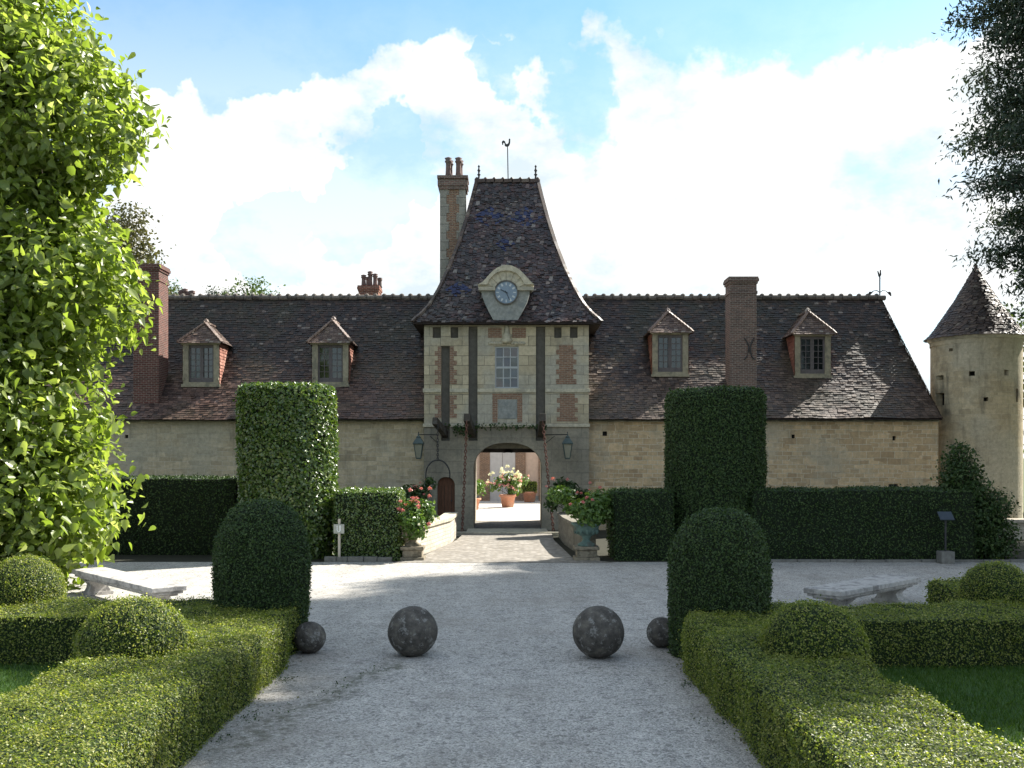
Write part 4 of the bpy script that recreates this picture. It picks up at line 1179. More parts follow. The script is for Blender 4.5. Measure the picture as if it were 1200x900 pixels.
for h in hz:
    mb = MB(); mb.quad(fr(h[0] - .01, h[2] - .02, .33), fr(h[1] + .01, h[2] - .02, .33), fr(h[1] + .01, h[3] + .02, .33), fr(h[0] - .01, h[3] + .02, .33)); mb.build('slit_window', 'hole_dark', t)
zap = CH + (HZ - 311) * 45 / F
MB().lathe([(TRr + .05, ZTT - .16), (TRr + .13, ZTT - .06), (TRr + .15, ZTT - .01)], TXc, TYc, 40, False).build('cornice', 'trim_stone', t, True)
cprof = [(0, 2.17), (.06, 1.94), (.14, 1.74), (.5, .95), (.8, .37), (1.0, .03)]
def cr(t_):
    t_ = max(0, min(1, t_))
    for i in range(5):
        if t_ <= cprof[i + 1][0]: a, b = cprof[i], cprof[i + 1]; return a[1] + (b[1] - a[1]) * (t_ - a[0]) / (b[0] - a[0])
zcn = lambda t_: ZTT - .02 + (zap - ZTT + .02) * t_
rf = MB().lathe([(cr(k / 20) - .02, zcn(k / 20)) for k in range(21)], TXc, TYc, 40).build('roof', 'roof_core', t)
class LFc:
    round = True
    def __call__(s, t_): return 2 * math.pi * cr(t_)
    def left(s, a, b): return 0.0
def ptc(t_, q): r = cr(t_); a = q / max(r, .01); return (TXc + r * math.cos(a), TYc + r * math.sin(a), zcn(t_) if t_ >= 0 else zcn(0) + t_ * 2)
def nrc(t_, q): a = q / max(cr(t_), .01); return Vector((math.cos(a) * .85, math.sin(a) * .85, .5)).normalized()
mb = MB(); tiles(mb, frange(0, .97, .036), LFc(), ptc, nrc, .17, .03, .01)
mb.lathe([(.1, zcn(.95)), (.07, zcn(1.0)), (.0, zcn(1.0) + .1)], TXc, TYc, 8, False)
mb.build('roof_tiles', 'turret_tile', rf)
MB().lathe([(TRr + .5, -.3), (TRr + .5, .08), (TRr + .42, .16), (TRr, .2)], TXc, TYc, 36, False).build('plinth', 'trim_stone', t, True)

# low stone wall running right of the turret foot
tag(MB().box(18.6, 30, 38.4, 38.9, -.3, .62).box(18.5, 30.1, 38.3, 39.0, .62, .78).build('low_wall', 'parapet_stone', bevel=.03), 'low pale coped stone wall at the foot of the round turret', 'wall')

# ------------------------------------------------------------------ house across the courtyard
h = thing('courtyard_house', 'pink rendered house with brick pilasters seen through the gate arch', 'house', (0, 72, 0))
MB().box(-16, 16, 72, 82, -.3, 6.5).build('wall', 'render_pink', h)
kh = 72 / F; hx = lambda px: (px - 600) * kh
for a, b in ((562, 574), (604, 616), (631, 643), (520, 532), (673, 685)): MB().box(hx(a), hx(b), 71.88, 72.01, -.2, 5.9).build('brick_pilaster', 'brick_panel', h)
dr = MB().box(hx(574) + .01, hx(604) - .01, 71.93, 72.02, -.2, 3.9).build('door', 'pale_door', h)
MB().box(hx(588.7), hx(589.1), 71.915, 71.935, -.1, 3.9).build('door_joint', 'casement', dr)
MB().box(-16.1, 16.1, 71.94, 72.0, -.2, .35).build('plinth', 'grey_stone', h)
MB().add([(-16.4, 71.6, 6.5), (16.4, 71.6, 6.5), (16.4, 82.4, 6.5), (-16.4, 82.4, 6.5), (-14, 77, 9.5), (14, 77, 9.5)], [(0, 1, 5, 4), (1, 2, 5), (2, 3, 4, 5), (3, 0, 4), (0, 3, 2, 1)]).build('roof', 'brick_dark', h)

# ------------------------------------------------------------------ flowers in pots and urns
BLO = {}
def blossom_proto(kind):
    if kind not in BLO:
        n = 26; d = rng.normal(size=(n, 3)); d /= np.linalg.norm(d, axis=1, keepdims=True); d[:, 2] = np.abs(d[:, 2]) * .8
        V, L, N, k = leaf_arrays(d * .035, d + rng.normal(size=(n, 3)) * .5, rng.uniform(.05, .1, n), DIAMOND)
        o = np_mesh('blossom', V, np.full(N, k), L, [kind], np.zeros(N)); BLO[kind] = o.data; bpy.data.objects.remove(o)
    return BLO[kind]


def plant_in(parent, c, rx, rz, nleaf, blooms, lsize=.13, leaf='plant_leaf', nstem=14):
    """loose bushy plant in an urn; c = crown centre"""
    c = np.array(c); base = np.array(wloc(parent))
    lob = rng.normal(size=(9, 3)) * np.array([rx * .42, rx * .42, rz * .4]); lob = [c + v for v in lob - lob.mean(0)]
    i = rng.integers(0, 9, nleaf); d = rng.normal(size=(nleaf, 3)); d /= np.linalg.norm(d, axis=1, keepdims=True)
    pos = np.array(lob)[i] + d * (rng.random(nleaf) ** .45)[:, None] * np.array([rx * .55, rx * .55, rz * .5])
    V, L, N, k = leaf_arrays(pos, d + rng.normal(size=(nleaf, 3)) * .6 + [0, 0, .5], rng.uniform(.6, 1.3, nleaf) * lsize, BROAD)
    np_mesh('foliage', V, np.full(N, k), L, [leaf], np.zeros(N), parent=parent)
    mb = MB()
    for l in lob: mb.tube([(c[0], c[1], c[2] - rz), tuple(l)], [.02, .008], 5)
    mb.build('stems', 'earthen', parent)
    for kind, n, up in blooms:
        for _ in range(n):
            l = lob[random.randrange(9)]; d = rng.normal(size=3); d /= np.linalg.norm(d); d[1] = -abs(d[1]) * .9; d[2] = abs(d[2]) * up + (up - .8) * .5
            p = l + d * np.array([rx * .62, rx * .6, rz * .62])
            o = bpy.data.objects.new('blossom', blossom_proto(kind)); C.objects.link(o); o.parent = parent
            o.location = Vector([float(v) for v in p - base]); sc = random.uniform(.5, 1.0) * (1 if parent.location.y < 50 else 1.9); o.scale = (sc,) * 3; o.rotation_euler = (0, 0, random.random() * 6)


def urn(x, y, z, h, m, parent, r=.42):
    mb = MB().lathe([(r * .62, z), (r * .62, z + h * .08), (r * .5, z + h * .12), (r * .3, z + h * .2), (r * .24, z + h * .3), (r * .34, z + h * .36), (r * .3, z + h * .4), (r * .62, z + h * .5), (r * .86, z + h * .68), (r * .9, z + h * .85), (r * 1.06, z + h * .93), (r * 1.08, z + h), (r * .92, z + h), (r * .86, z + h * .9)], x, y, 24, True)
    for k in range(12):
        a = 2 * math.pi * k / 12; mb.lathe([(0, z + h * .5), (.035, z + h * .56), (.05, z + h * .68), (.02, z + h * .8), (0, z + h * .82)], x + r * .8 * math.cos(a), y + r * .8 * math.sin(a), 5, False)
    return mb.build('urn', m, parent, True)


def pedestal(x, y, w, h, label):
    mb = MB().box(x - w * .6, x + w * .6, y - w * .6, y + w * .6, -.1, h * .22).box(x - w * .48, x + w * .48, y - w * .48, y + w * .48, h * .22 + .001, h * .75).box(x - w * .58, x + w * .58, y - w * .58, y + w * .58, h * .75 + .001, h)
    return tag(mb.build('stone_pedestal', 'pedestal_stone', loc=(x, y, 0), bevel=.02), label, 'pedestal', 'pedestals under the flower urns')


ul, ur = P(484, 655, 31), P(687, 655, 31)
pedestal(ul.x, ul.y, .62, .42, 'dark low stone pedestal under the pink and white flower urn left of the ramp')
t = thing('flower_urn', 'stone urn overflowing with coral pink and white flowers at the left parapet end', 'urn', (ul.x, ul.y, .42), 'flower urns at the bridge')
urn(ul.x, ul.y, .42, .62, 'pedestal_stone', t, .42)
plant_in(t, (ul.x + .12, ul.y - .05, 1.32), .72, .62, 2600, (('pink_petal', 20, 1.5), ('white_petal', 7, .4)), .12)
pedestal(ur.x, ur.y, .66, .42, 'tan low stone pedestal under the turquoise urn right of the ramp')
t = thing('flower_urn', 'turquoise urn with a wide green bush of scattered rose red flowers right of the ramp', 'urn', (ur.x, ur.y, .42), 'flower urns at the bridge')
urn(ur.x, ur.y, .42, .72, 'verdigris', t, .44)
plant_in(t, (ur.x + .2, ur.y - .05, 1.62), .86, .62, 3000, (('pink_petal', 17, 1.25),), .12)
a = P(489, 612, 39.4)
t = thing('flower_urn', 'small pink flowered bush against the wall behind the left parapet', 'urn', (a.x - .1, 39.6, .0), 'flower urns at the bridge')
urn(a.x - .1, 39.6, .0, 1.0, 'pedestal_stone', t, .4); plant_in(t, (a.x - .05, 39.5, 1.75), .62, .5, 800, (('pink_petal', 8, .6),), .14, 'yew_leaf')
a = P(668, 612, 39)
t = thing('flower_urn', 'shaded dark leafed bush with pink and white flowers behind the right parapet', 'urn', (a.x, 39.2, .0), 'flower urns at the bridge')
urn(a.x, 39.2, .0, 1.0, 'pedestal_stone', t, .4); plant_in(t, (a.x, 39.1, 1.65), .62, .66, 1500, (('pink_petal', 6, 1.0), ('white_petal', 10, .3)), .14, 'yew_leaf')


def tpot(x, y, r, hgt, parent):
    return MB().lathe([(r * .72, 0), (r * .95, hgt * .82), (r * 1.12, hgt * .82), (r * 1.12, hgt), (r * .95, hgt), (r * .9, hgt * .9)], x, y, 20, True).build('pot', 'terracotta', parent, True)
a = P(595, 594, 63)
t = thing('flower_pot', 'terracotta pot brimming with white and pink flowers in the courtyard behind the arch', 'plant pot', (a.x, 63, 0), 'terracotta pots in the courtyard')
tpot(a.x, 63, .5, .8, t); plant_in(t, (a.x + .1, 63, 1.5), .9, .75, 900, (('white_petal', 34, 1.5), ('rose_petal', 34, .8)), .17)
a = P(554, 590, 60)
t = thing('flower_pot', 'terracotta pot of pink flowers half hidden by the left jamb of the arch', 'plant pot', (a.x, 60, 0), 'terracotta pots in the courtyard')
tpot(a.x, 60, .45, .7, t); plant_in(t, (a.x, 60, 1.3), .75, .6, 600, (('rose_petal', 14, .8),), .2)
a = P(620.5, 587, 70)
t = thing('flower_pot', 'terracotta pot with a square clipped green box shrub beside the courtyard house', 'plant pot', (a.x, 70, 0), 'terracotta pots in the courtyard')
tpot(a.x, 70, .5, .75, t)
V, Fq = hull_box(a.x - .5, a.x + .5, 69.5, 70.5, 1.42, .2, .06, .02, .85); shrub('foliage', V, Fq, None, None, None, 'box_leaf', 'box_core', 500, .09, .05, parent=t)

# bridge parapets
def parapet(pts, label, m='parapet_stone', h0=.85):
    mb = MB(); n = len(pts)
    for (xa, ya), (xb, yb) in zip(pts, pts[1:]):
        d = Vector((xb - xa, yb - ya, 0)).normalized(); s_ = Vector((-d.y, d.x, 0)) * .2
        A, B = Vector((xa, ya, 0)), Vector((xb, yb, 0)); ha, hb = h0, h0 - .0
        q = [A - s_, B - s_, B + s_, A + s_]
        mb.add([v + Vector((0, 0, -.2)) for v in q] + [v + Vector((0, 0, h0)) for v in q], [(0, 3, 2, 1), (4, 5, 6, 7), (0, 1, 5, 4), (1, 2, 6, 5), (2, 3, 7, 6), (3, 0, 4, 7)])
    o = mb.build('bridge_parapet', m, loc=(pts[0][0], pts[0][1], 0))
    mb = MB()
    for (xa, ya), (xb, yb) in zip(pts, pts[1:]):
        n_ = max(1, round(math.dist((xa, ya), (xb, yb)) / .9))
        for i in range(n_):
            A, B = Vector((xa + (xb - xa) * i / n_, ya + (yb - ya) * i / n_, h0 + .07)), Vector((xa + (xb - xa) * (i + .985) / n_, ya + (yb - ya) * (i + .985) / n_, h0 + .07))
            mb.beam(A, B, .52, .13)
    mb.build('coping', 'trim_stone' if m == 'parapet_stone' else m, o, bevel=.015)
    return tag(o, label, 'parapet', 'low parapets of the gate bridge')
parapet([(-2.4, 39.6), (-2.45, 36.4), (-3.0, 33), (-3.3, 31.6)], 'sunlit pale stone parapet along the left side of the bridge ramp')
parapet([(2.05, 39.6), (2.1, 36.4), (2.35, 33), (2.5, 32.0)], 'shaded low stone parapet along the right side of the bridge ramp', 'parapet_shaded')

# ------------------------------------------------------------------ hedges behind the forecourt
G2 = 'clipped hedges in front of the wings'
V, Fq = hull_box(-22, -9.0, 32.4, 34.2, 2.5, .22, .1, .05); shrub('yew_hedge', V, Fq, 'long dark clipped hedge along the left wing beside the leafy tree', 'hedge', G2, 'yew_leaf', 'dark_core', 420, .07, .05)
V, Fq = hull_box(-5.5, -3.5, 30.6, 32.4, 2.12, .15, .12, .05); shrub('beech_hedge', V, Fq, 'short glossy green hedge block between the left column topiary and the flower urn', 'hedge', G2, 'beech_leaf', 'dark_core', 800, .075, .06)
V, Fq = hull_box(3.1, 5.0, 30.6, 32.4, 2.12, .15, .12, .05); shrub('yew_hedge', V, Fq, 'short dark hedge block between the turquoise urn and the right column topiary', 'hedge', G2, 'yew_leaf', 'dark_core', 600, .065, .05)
V, Fq = hull_box(7.3, 14.2, 30.4, 32.4, 2.18, .2, .12, .05); shrub('yew_hedge', V, Fq, 'long dark clipped hedge along the right wing towards the turret', 'hedge', G2, 'yew_leaf', 'dark_core', 520, .065, .05)
# column topiaries
def column(cx_, cy_, r, h, label, leaf, dens, ls):
    prof = resamp([(r * .94, -.1), (r * .99, h * .3), (r, h * .6), (r * .985, h - .25), (r * .95, h - .08), (r * .88, h), (r * .4, h + .03), (.02, h + .04)], .22)
    V, Fq = hull_lathe(cx_, cy_, prof, 44, .05, .8)
    shrub('column_topiary', V, Fq, label, 'topiary', 'tall column topiaries flanking the gate', leaf, 'dark_core', dens, ls, .055, .75, loc=(cx_, cy_, 0))
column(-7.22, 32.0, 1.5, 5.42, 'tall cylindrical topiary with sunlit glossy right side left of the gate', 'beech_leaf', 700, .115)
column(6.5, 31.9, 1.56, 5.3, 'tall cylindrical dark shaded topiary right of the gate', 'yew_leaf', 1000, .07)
# dome topiaries
def dome(cx_, cy_, r, h, label):
    prof = resamp([(r * .93, -.1), (r * .98, h * .25), (r, h * .45), (r * .985, h * .62), (r * .93, h * .74), (r * .82, h * .84), (r * .66, h * .92), (r * .42, h * .975), (r * .2, h * .995), (.015, h)], .1)
    V, Fq = hull_lathe(cx_, cy_, prof, 48, .035, 1.2)
    shrub('dome_topiary', V, Fq, label, 'topiary', 'dome topiaries at the path corners', 'yew_leaf', 'dark_core', 3000, .038, .036, .9, loc=(cx_, cy_, 0))
dome(-4.2, 16.7, .79, 2.46, 'dark round topped topiary at the far end of the left path hedge')
dome(3.35, 16.1, .80, 2.38, 'dark round topped topiary at the far end of the right path hedge')
# box parterre hedges
G3 = 'low box hedges of the parterre'
def boxhedge(x0, x1, y0, y1, label, dens=3600, ls=.029, h_=.77):
    V, Fq = hull_box(x0, x1, y0, y1, h_, .11, .08, .055, sc=1.2)
    shrub('box_hedge', V, Fq, label, 'hedge', G3, 'box_leaf', 'box_core', dens, ls, .05, .7, stray=.05, up=.5)
boxhedge(2.62, 4.25, 6.3, 15.0, 'low box hedge running along the right side of the gravel path')
boxhedge(-5.22, -3.42, 6.3, 15.2, 'low box hedge running along the left side of the gravel path')
boxhedge(2.72, 11.5, 15.04, 16.75, 'low box hedge crossing behind the right lawn in front of the bench', 2400, .033)
boxhedge(-11.5, -3.5, 15.24, 17.1, 'low box hedge crossing behind the left lawn in front of the bench', 2400, .033)
boxhedge(8.25, 9.6, 16.8, 19.8, 'short sunlit box hedge spur beside the far right box ball', 1300, .045, .74)
def boxball(cx_, cy_, r, cz_, label, sq=.93):
    prof = resamp([(r * .75, cz_ - r * .75)] + [(r * math.cos(a), cz_ + r * sq * math.sin(a)) for a in [math.radians(q) for q in range(-35, 90, 9)]] + [(.01, cz_ + r * sq)], .09)
    V, Fq = hull_lathe(cx_, cy_, prof, 44, .03, 1.6)
    shrub('box_ball', V, Fq, label, 'topiary', 'clipped box balls on the parterre', 'box_leaf', 'box_core', 3600, .03, .045, .75, loc=(cx_, cy_, 0), stray=.04)
boxball(-4.78, 12.6, .70, .77, 'sunlit clipped box ball on the near left path hedge')
boxball(3.82, 12.6, .67, .75, 'shaded clipped box ball on the near right path hedge')
boxball(-8.35, 17.0, .66, .85, 'clipped box ball at the far left beside the pale stone bench')
boxball(8.35, 17.2, .58, .86, 'clipped box ball at the far right edge of the parterre')

# ------------------------------------------------------------------ stone balls
def stone_ball(x, y, r, m, label):
    mb = MB(); n, k = 24, 48
    prof = [(r * math.cos(a), r * math.sin(a)) for a in [math.pi * (i / n - .5) for i in range(n + 1)]]
    prof = [(max(.002, p), z) for p, z in prof]
    mb.lathe(prof, 0, 0, k)
    vs = np.array(mb.v); nr = vs / (np.linalg.norm(vs, axis=1, keepdims=True) + 1e-9); vs = vs + nr * (wob(vs + x, 5) * r * .014)[:, None] + nr * (wob(vs + x, 18) * r * .006)[:, None]; vs[:, 2] = np.maximum(vs[:, 2], -r * .93)
    mb.v = [(a + x, b + y, c + r * .95) for a, b, c in vs]
    return tag(mb.build('stone_ball', m, None, True, loc=(x, y, r * .95)), label, 'stone ball', 'stone balls across the path')
stone_ball(-1.6, 16.05, .405, 'ball_stone', 'large lichen spotted stone ball on the left half of the gravel path')
stone_ball(1.38, 15.9, .415, 'ball_stone', 'large mottled stone ball on the right half of the gravel path')
stone_ball(-3.3, 16.25, .26, 'ball_stone', 'small dark stone ball beside the left dome topiary')
stone_ball(2.52, 16.75, .255, 'ball_stone', 'small dark stone ball half hidden by the right dome topiary')

# ------------------------------------------------------------------ benches
def bench(a, b, wdt, zt, label):
    a, b = Vector((*a, 0)), Vector((*b, 0)); d = (b - a).normalized(); s_ = Vector((-d.y, d.x, 0)); c = (a + b) / 2; L = (b - a).length; Z = Vector((0, 0, 1))
    t = thing('stone_bench', label, 'bench', tuple(c), 'stone benches by the parterre')
    mb = MB()
    for e, z0, z1 in ((0, zt - .11, zt), (-.05, zt - .17, zt - .1105), (-.13, zt - .22, zt - .1705)): mb.obox(c + Z * (z0 + z1) / 2, d, s_, Z, L / 2 + e, wdt / 2 + e, (z1 - z0) / 2)
    mb.build('seat', 'bench_stone', t, bevel=.018)
    for sg in (-1, 1):
        p = c + d * sg * (L / 2 - .62); mb = MB(); prof = [(.92, 0), (.92, .07), (.74, .09), (.60, .18), (.56, .25), (.66, .31), (.85, .37)]
        for (w0, z0), (w1, z1) in zip(prof, prof[1:]):
            q = []
            for w_, z_ in ((w0, z0), (w1, z1)):
                z_ = z_ / .37 * (zt - .22)
                for i, j in ((-1, -1), (1, -1), (1, 1), (-1, 1)): q.append(p + d * i * .16 * (.8 + .2 * w_) + s_ * j * wdt / 2 * w_ * .9 + Z * z_)
            mb.add(q, [(0, 3, 2, 1), (4, 5, 6, 7), (0, 1, 5, 4), (1, 2, 6, 5), (2, 3, 7, 6), (3, 0, 4, 7)])
        mb.build('leg', 'bench_stone', t)
    return t
bench((-10.05, 23.6), (-6.95, 20.2), .75, .56, 'sunlit pale stone bench on scrolled legs in front of the leafy tree')
bench((6.2, 19.9), (8.75, 22.3), .85, .54, 'shaded grey stone bench on scrolled legs right of the forecourt')

# ------------------------------------------------------------------ small signs, kerbs, weeds
p = P(398, 657, 30.4)
t = thing('sign_post', 'thin pale wooden post with a small grey plaque beside the left hedge block', 'sign', (p.x, 30.35, 0))
MB().box(p.x - .034, p.x + .034, 30.31, 30.39, -.1, 1.30).build('post', 'post_wood', t)
pl = MB().box(p.x - .16, p.x + .16, 30.27, 30.308, .86, 1.14).build('plaque', 'plaque', t)
mb = MB().tube([(p.x - .05, 30.262, 1.1), (p.x - .055, 30.262, .97), (p.x - .02, 30.262, .91), (p.x + .03, 30.262, .93)], .014, 5); mb.box(p.x + .02, p.x + .052, 30.258, 30.269, .93, 1.11)
mb.build('plaque_mark', 'white_mark', pl)
p = P(1108, 660, 29.9)
t = thing('information_sign', 'dark slanted information panel on a thin post before the turret bush', 'sign', (p.x, 29.9, 0))
MB().box(p.x - .2, p.x + .2, 29.7, 30.1, -.1, .36).build('base', 'kerb_stone', t, bevel=.02)
MB().tube([(p.x, 29.9, .36), (p.x, 29.9, 1.3)], .03, 8).build('post', 'iron', t)
MB().obox((p.x, 29.88, 1.42), (1, 0, 0), (0, .75, .66), (0, -.66, .75), .21, .17, .015).build('panel', 'sign_blue', t)
mb = MB()
x = 7.0
while x < 17:
    L = random.uniform(.7, 1.1); mb.box(x, x + L - .02, 30.15, 30.3, -.1, .07 + random.uniform(-.01, .01)); x += L
tag(mb.build('kerb', 'kerb_stone', bevel=.01), kind='structure')
mb = MB(); x = -5.7
while x < -3.9:
    L = random.uniform(.3, .5); mb.box(x, x + L - .02, 30.22, 30.45, -.1, .14 + random.uniform(-.02, .02)); x += L
tag(mb.build('kerb', 'kerb_stone', bevel=.01), kind='structure')
pos = []
for cx_, cy_, r, n in ((-2.1, 15.0, .2, 60), (-2.45, 13.7, .25, 50), (-3.2, 12.2, .12, 60), (-2.9, 12.6, .35, 30), (-3.3, 11.3, .08, 40), (2.45, 14.0, .12, 60), (2.4, 12.0, .15, 40), (-3.25, 14.3, .1, 60)):
    for _ in range(n): pos.append((random.gauss(cx_, r * .6), random.gauss(cy_, r * 1.3), .005))
pos = np.array(pos); n = len(pos)
V, L, N, k = leaf_arrays(pos, rng.normal(size=(n, 3)) + [0, 0, .8], rng.uniform(.015, .04, n), DIAMOND)
tag(np_mesh('path_weeds', V, np.full(N, k), L, ['yew_leaf'], np.zeros(N)), 'small green weeds growing on the gravel path edge', 'weeds', kind='stuff')

n = 170
pos = np.stack([np.where(rng.random(n) < .5, -3.35, 2.55) + rng.normal(size=n) * .22 * np.where(rng.random(n) < .3, 4, 1), rng.uniform(8, 16, n), np.full(n, .006)], 1)
pos[:, 0] = np.clip(pos[:, 0], -3.4, 2.6)
V, L, N, k = leaf_arrays(pos, rng.normal(size=(n, 3)) * .35 + [0, 0, 1], rng.uniform(.02, .055, n), DIAMOND)
tag(np_mesh('fallen_leaves', V, np.full(N, k), L, ['brown_leaf'], np.zeros(N)), 'small brown fallen leaves scattered along the hedge feet', 'leaves', kind='stuff')

# ------------------------------------------------------------------ trees
def crown_points(lobes, n, inner=.35, squash=1.0):
    r = np.array([l[3] for l in lobes]); pr = r ** 2 / (r ** 2).sum(); i = rng.choice(len(lobes), n, p=pr)
    c = np.array([l[:3] for l in lobes])[i]; d = rng.normal(size=(n, 3)); d /= np.linalg.norm(d, axis=1, keepdims=True)
    rad = r[i] * (inner + (1 - inner) * rng.random(n) ** .5) * (1 + .18 * wob(c + d * r[i][:, None], .9))
    return c + d * rad[:, None] * np.array([1, 1, squash]), d


def tree(name, label, base, trunk_r, lobes, n, ls, leaf, shape=DIAMOND, group=None, clump=0, droop=.3, inner=.35, spread=.7, trunk_top=None):
    t = thing(name, label, 'tree', base, group); bx, by, bz = base
    pos, d = crown_points(lobes, n, inner)
    if clump:
        m = max(1, n // clump); cp, cd = crown_points(lobes, m, inner); j = rng.integers(0, m, n)
        pos = cp[j] + rng.normal(size=(n, 3)) * ls * np.array([1.7, 1.7, .9]); d = cd[j]
    V, L, N, k = leaf_arrays(pos, d * .7 + rng.normal(size=(n, 3)) * spread + [0, 0, .45], ls * np.clip(rng.lognormal(0, .33, n), .45, 1.9), shape, droop)
    np_mesh('crown', V, np.full(N, k), L, [leaf], np.zeros(N), parent=t)
    mb = MB(); zt = trunk_top or max(l[2] for l in lobes); zs = [bz - .2, bz + .5, bz + (zt - bz) * .3, bz + (zt - bz) * .65, zt]
    cxm = sum(l[0] for l in lobes) / len(lobes); cym = sum(l[1] for l in lobes) / len(lobes)
    tp = [(bx, by, zs[0]), (bx, by, zs[1]), (bx + (cxm - bx) * .25, by + (cym - by) * .25, zs[2]), (bx + (cxm - bx) * .6, by + (cym - by) * .6, zs[3]), (cxm, cym, zs[4])]
    mb.tube(tp, [trunk_r * 1.4, trunk_r, trunk_r * .8, trunk_r * .5, trunk_r * .12], 9)
    for l in lobes:
        z0 = min(max(bz + .6, l[2] - l[3] * 1.3), zt * .8); u = (z0 - zs[1]) / (zt - zs[1]); s0 = Vector((bx + (cxm - bx) * u, by + (cym - by) * u, z0)); e = Vector(l[:3]); mid = s0.lerp(e, .5) + Vector((0, 0, -.1 * l[3]))
        mb.tube([s0, mid, e], [trunk_r * .4, trunk_r * .28, trunk_r * .1], 6)
        for _ in range(4):
            q = rng.normal(size=3); q /= np.linalg.norm(q); mb.tube([e.lerp(mid, .3), e + Vector([float(v) for v in q]) * l[3] * .8], [trunk_r * .14, .01], 5)
    mb.build('trunk', 'bark', t)
    return t


cat = [(-11.85, 25.6, 11.7, 2.2), (-12.6, 25.6, 9.3, 2.0), (-11.3, 25.2, 7.5, 1.75), (-12.2, 24.5, 4.3, 1.75), (-11.7, 24.3, 2.2, 1.75), (-11.6, 24.3, 1.2, 1.2), (-13.6, 26, 14.0, 2.2), (-15.2, 25.0, 12.0, 2.4),
       (-15.2, 25.8, 9.0, 2.0), (-16.2, 25.4, 7.0, 2.0), (-14.0, 23.7, 4.5, 2.1), (-13.8, 23.4, 2.0, 2.1), (-16.3, 26, 16, 2.6), (-13.2, 24.8, 6.5, 1.4), (-16.8, 23.8, 4.2, 2.3), (-14.8, 26, 15.8, 1.8), (-12.6, 25.2, 12.9, 1.5)]
tree('broadleaf_tree', 'big leafy light green tree with large heart shaped leaves at the left edge', (-14.5, 26.0, 0), .32, cat, 88000, .20, 'big_leaf', BROAD, None, 10, .9, .5, .75)


# right: tall dark conifer whose shade covers the forecourt
def conifer(base, H, R, z0, n, label, name='conifer_tree', ls=.24, group=None, flat=.5, leaf='conifer_leaf', seed=3, shape=None, taper=(.8, 1.5, 5.5)):
    r2 = np.random.default_rng(seed)
    t = thing(name, label, 'tree', base, group); bx, by, _ = base; mb = MB()
    mb.tube([(bx, by, -.3), (bx, by, H * .3), (bx + .1, by, H * .7), (bx, by, H)], [.75, .55, .3, .05], 10)
    P_, D_ = [], []
    nb = 210
    for i in range(nb):
        u = (i + .5) / nb; z = z0 + (H - z0) * u; L = R * (min(1, .72 + u * 1.5) if u < .2 else (1 - max(0, u - taper[0]) ** taper[1] * taper[2])) * r2.uniform(.72, 1.08); L = max(L, 1.0)
        a = i * 2.39996 + r2.uniform(-.3, .3); dx, dy = math.cos(a), math.sin(a)
        tip = np.array([bx + dx * L, by + dy * L, z - L * .12 + r2.uniform(-.3, .5)]); st = np.array([bx, by, z + .2])
        mb.tube([tuple(st), tuple((st + tip) / 2 + np.array([0, 0, .25])), tuple(tip)], [.11, .06, .012], 5)
        m = int(n / nb * (.35 + L / R)); s_ = r2.random(m) ** .6; c = st + (tip - st) * s_[:, None]; c[:, 2] += np.sin(s_ * 3.1) * .25
        w = .45 + 1.25 * np.sin(np.clip(s_, 0, 1) * 2.5)
        off = np.clip(r2.normal(size=(m, 3)), -1.7, 1.7) * np.stack([w, w, w * flat], 1) * .55
        j = r2.integers(0, max(1, m // 14), m); cl_ = r2.normal(size=(max(1, m // 14), 3)) * .16
        P_.append(c + off * (.55 + .45 * r2.random((m, 1))) + cl_[j]); D_.append(np.tile([dx * .4, dy * .4, .55], (m, 1)))
    pos, d = np.concatenate(P_), np.concatenate(D_); m = len(pos)
    V, Lp, N, k = leaf_arrays(pos, d + rng.normal(size=(m, 3)) * .7, ls * rng.uniform(.6, 1.4, m), shape or SPRAY, .5)
    np_mesh('crown', V, np.full(N, k), Lp, [leaf], np.zeros(N), parent=t); mb.build('trunk', 'bark', t)
    return t


conifer((25.9, 37.4, 0), 34.5, 8.3, 9.6, 520000, 'towering dark tree with ragged drooping branches at the right edge', 'conifer_tree', .215, taper=(.5, 1.4, 2.3))
conifer((22.0, 27.2, 0), 26.3, 4.0, 3, 75000, 'unseen dark tree right of the view added to shade the near path', 'conifer_tree', .30, seed=9, shape=DIAMOND)  # out-of-view tree, added to cast shade over the near path

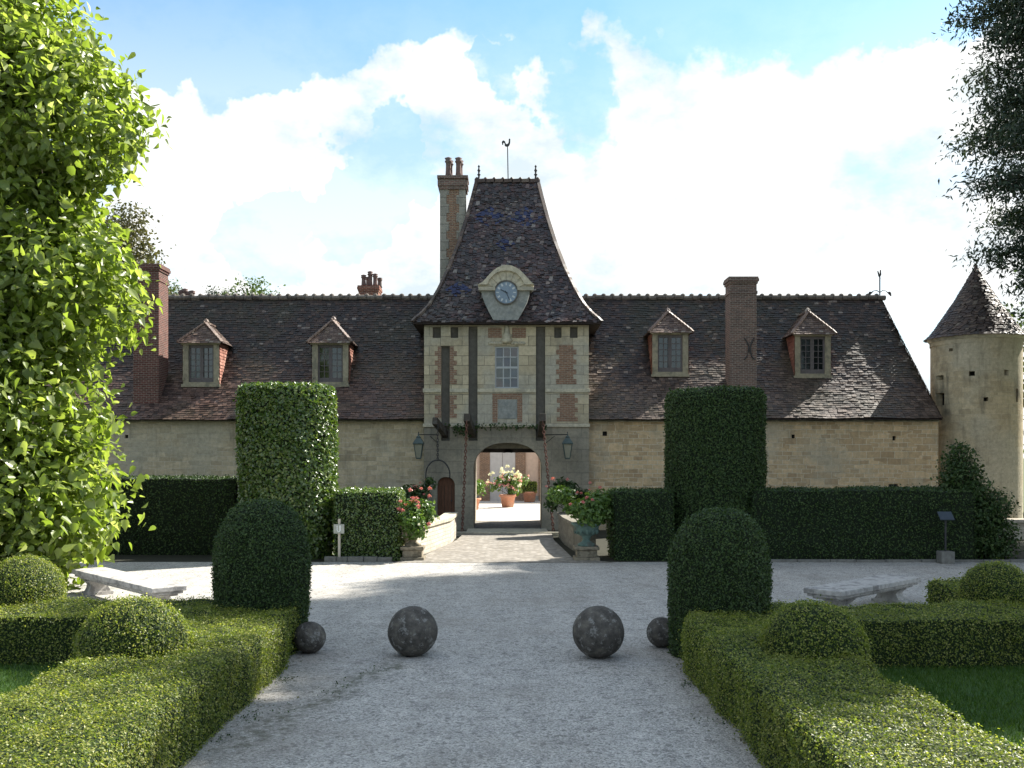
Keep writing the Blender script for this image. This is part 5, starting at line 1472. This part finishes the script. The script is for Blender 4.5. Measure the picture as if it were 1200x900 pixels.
# bush by the turret
bl = [(14.5, 31.6, .7, 1.2), (14.4, 31.5, 1.6, 1.0), (14.25, 31.5, 2.45, .72), (14.15, 31.5, 3.05, .42), (14.2, 31.5, 3.4, .22), (15.1, 31.5, 1.5, .7), (13.9, 31.5, 1.1, .8), (15.2, 31.4, .6, .75)]
tree('yew_bush', 'loose dark evergreen bush standing before the round turret', (14.5, 31.6, 0), .12, bl, 26000, .085, 'yew_leaf', DIAMOND, None, 9, .0, .35, .8, 2.6)
# trees behind the roofs
G4 = 'trees behind the roofs'
b = P(288, 350, 75)
tree('broadleaf_tree', 'rounded pale green tree top rising behind the left roof ridge', (b.x, 75, 0), .4, [(b.x + .3, 75, b.z + .4, 1.25), (b.x - 1.2, 75, b.z - .2, 1.0), (b.x + 1.6, 75.5, b.z - .2, .95), (b.x, 75, b.z - 1.8, 2.2)], 4200, .2, 'far_leaf', DIAMOND, G4, 9)
b = P(253, 350, 76)
for dx, dh, lab in ((-.25, .75, 'left of two tiny dark conifer tips above the left roof ridge'), (.75, .7, 'right of two tiny dark conifer tips above the left roof ridge')):
    tree('small_conifer', lab, (b.x + dx, 76, 0), .2, [(b.x + dx, 76, b.z + dh - .2, .3), (b.x + dx, 76, b.z + dh - .8, .55), (b.x + dx, 76, b.z - .9, .9), (b.x + dx, 76, b.z - 3, 1.3)], 1600, .15, 'conifer_leaf', DIAMOND, G4, 8)
b = P(158, 285, 62)
tree('broadleaf_tree', 'brownish olive tree top showing right of the leafy tree above the chimney', (b.x, 62, 0), .4, [(b.x - .5, 62, b.z + 1.2, 1.5), (b.x + .1, 62, b.z - 1.0, 1.5), (b.x - 1.3, 62, b.z - .5, 2.2), (b.x - 1, 62, b.z - 4, 3)], 9000, .2, 'brown_leaf', DIAMOND, G4, 10)
b = P(203, 340, 66)
tree('broadleaf_tree', 'small green tree top just right of the left brick chimney', (b.x, 66, 0), .3, [(b.x - .2, 66, b.z - .2, .75), (b.x - .6, 66, b.z - 1.6, 1.3)], 2200, .17, 'far_leaf', DIAMOND, G4, 9)
for x, y, hh, lab in ((33, 58, 15, 'bushy green tree far right beyond the turret'),):
    tree('broadleaf_tree', lab, (x, y, 0), .5, [(x, y, hh - 3, 3.4), (x - 2, y, hh - 6, 3.2), (x + 2, y, hh - 7, 3.5), (x, y, hh - 9, 3.6)], 7000, .3, 'far_leaf', DIAMOND, G4, 10)
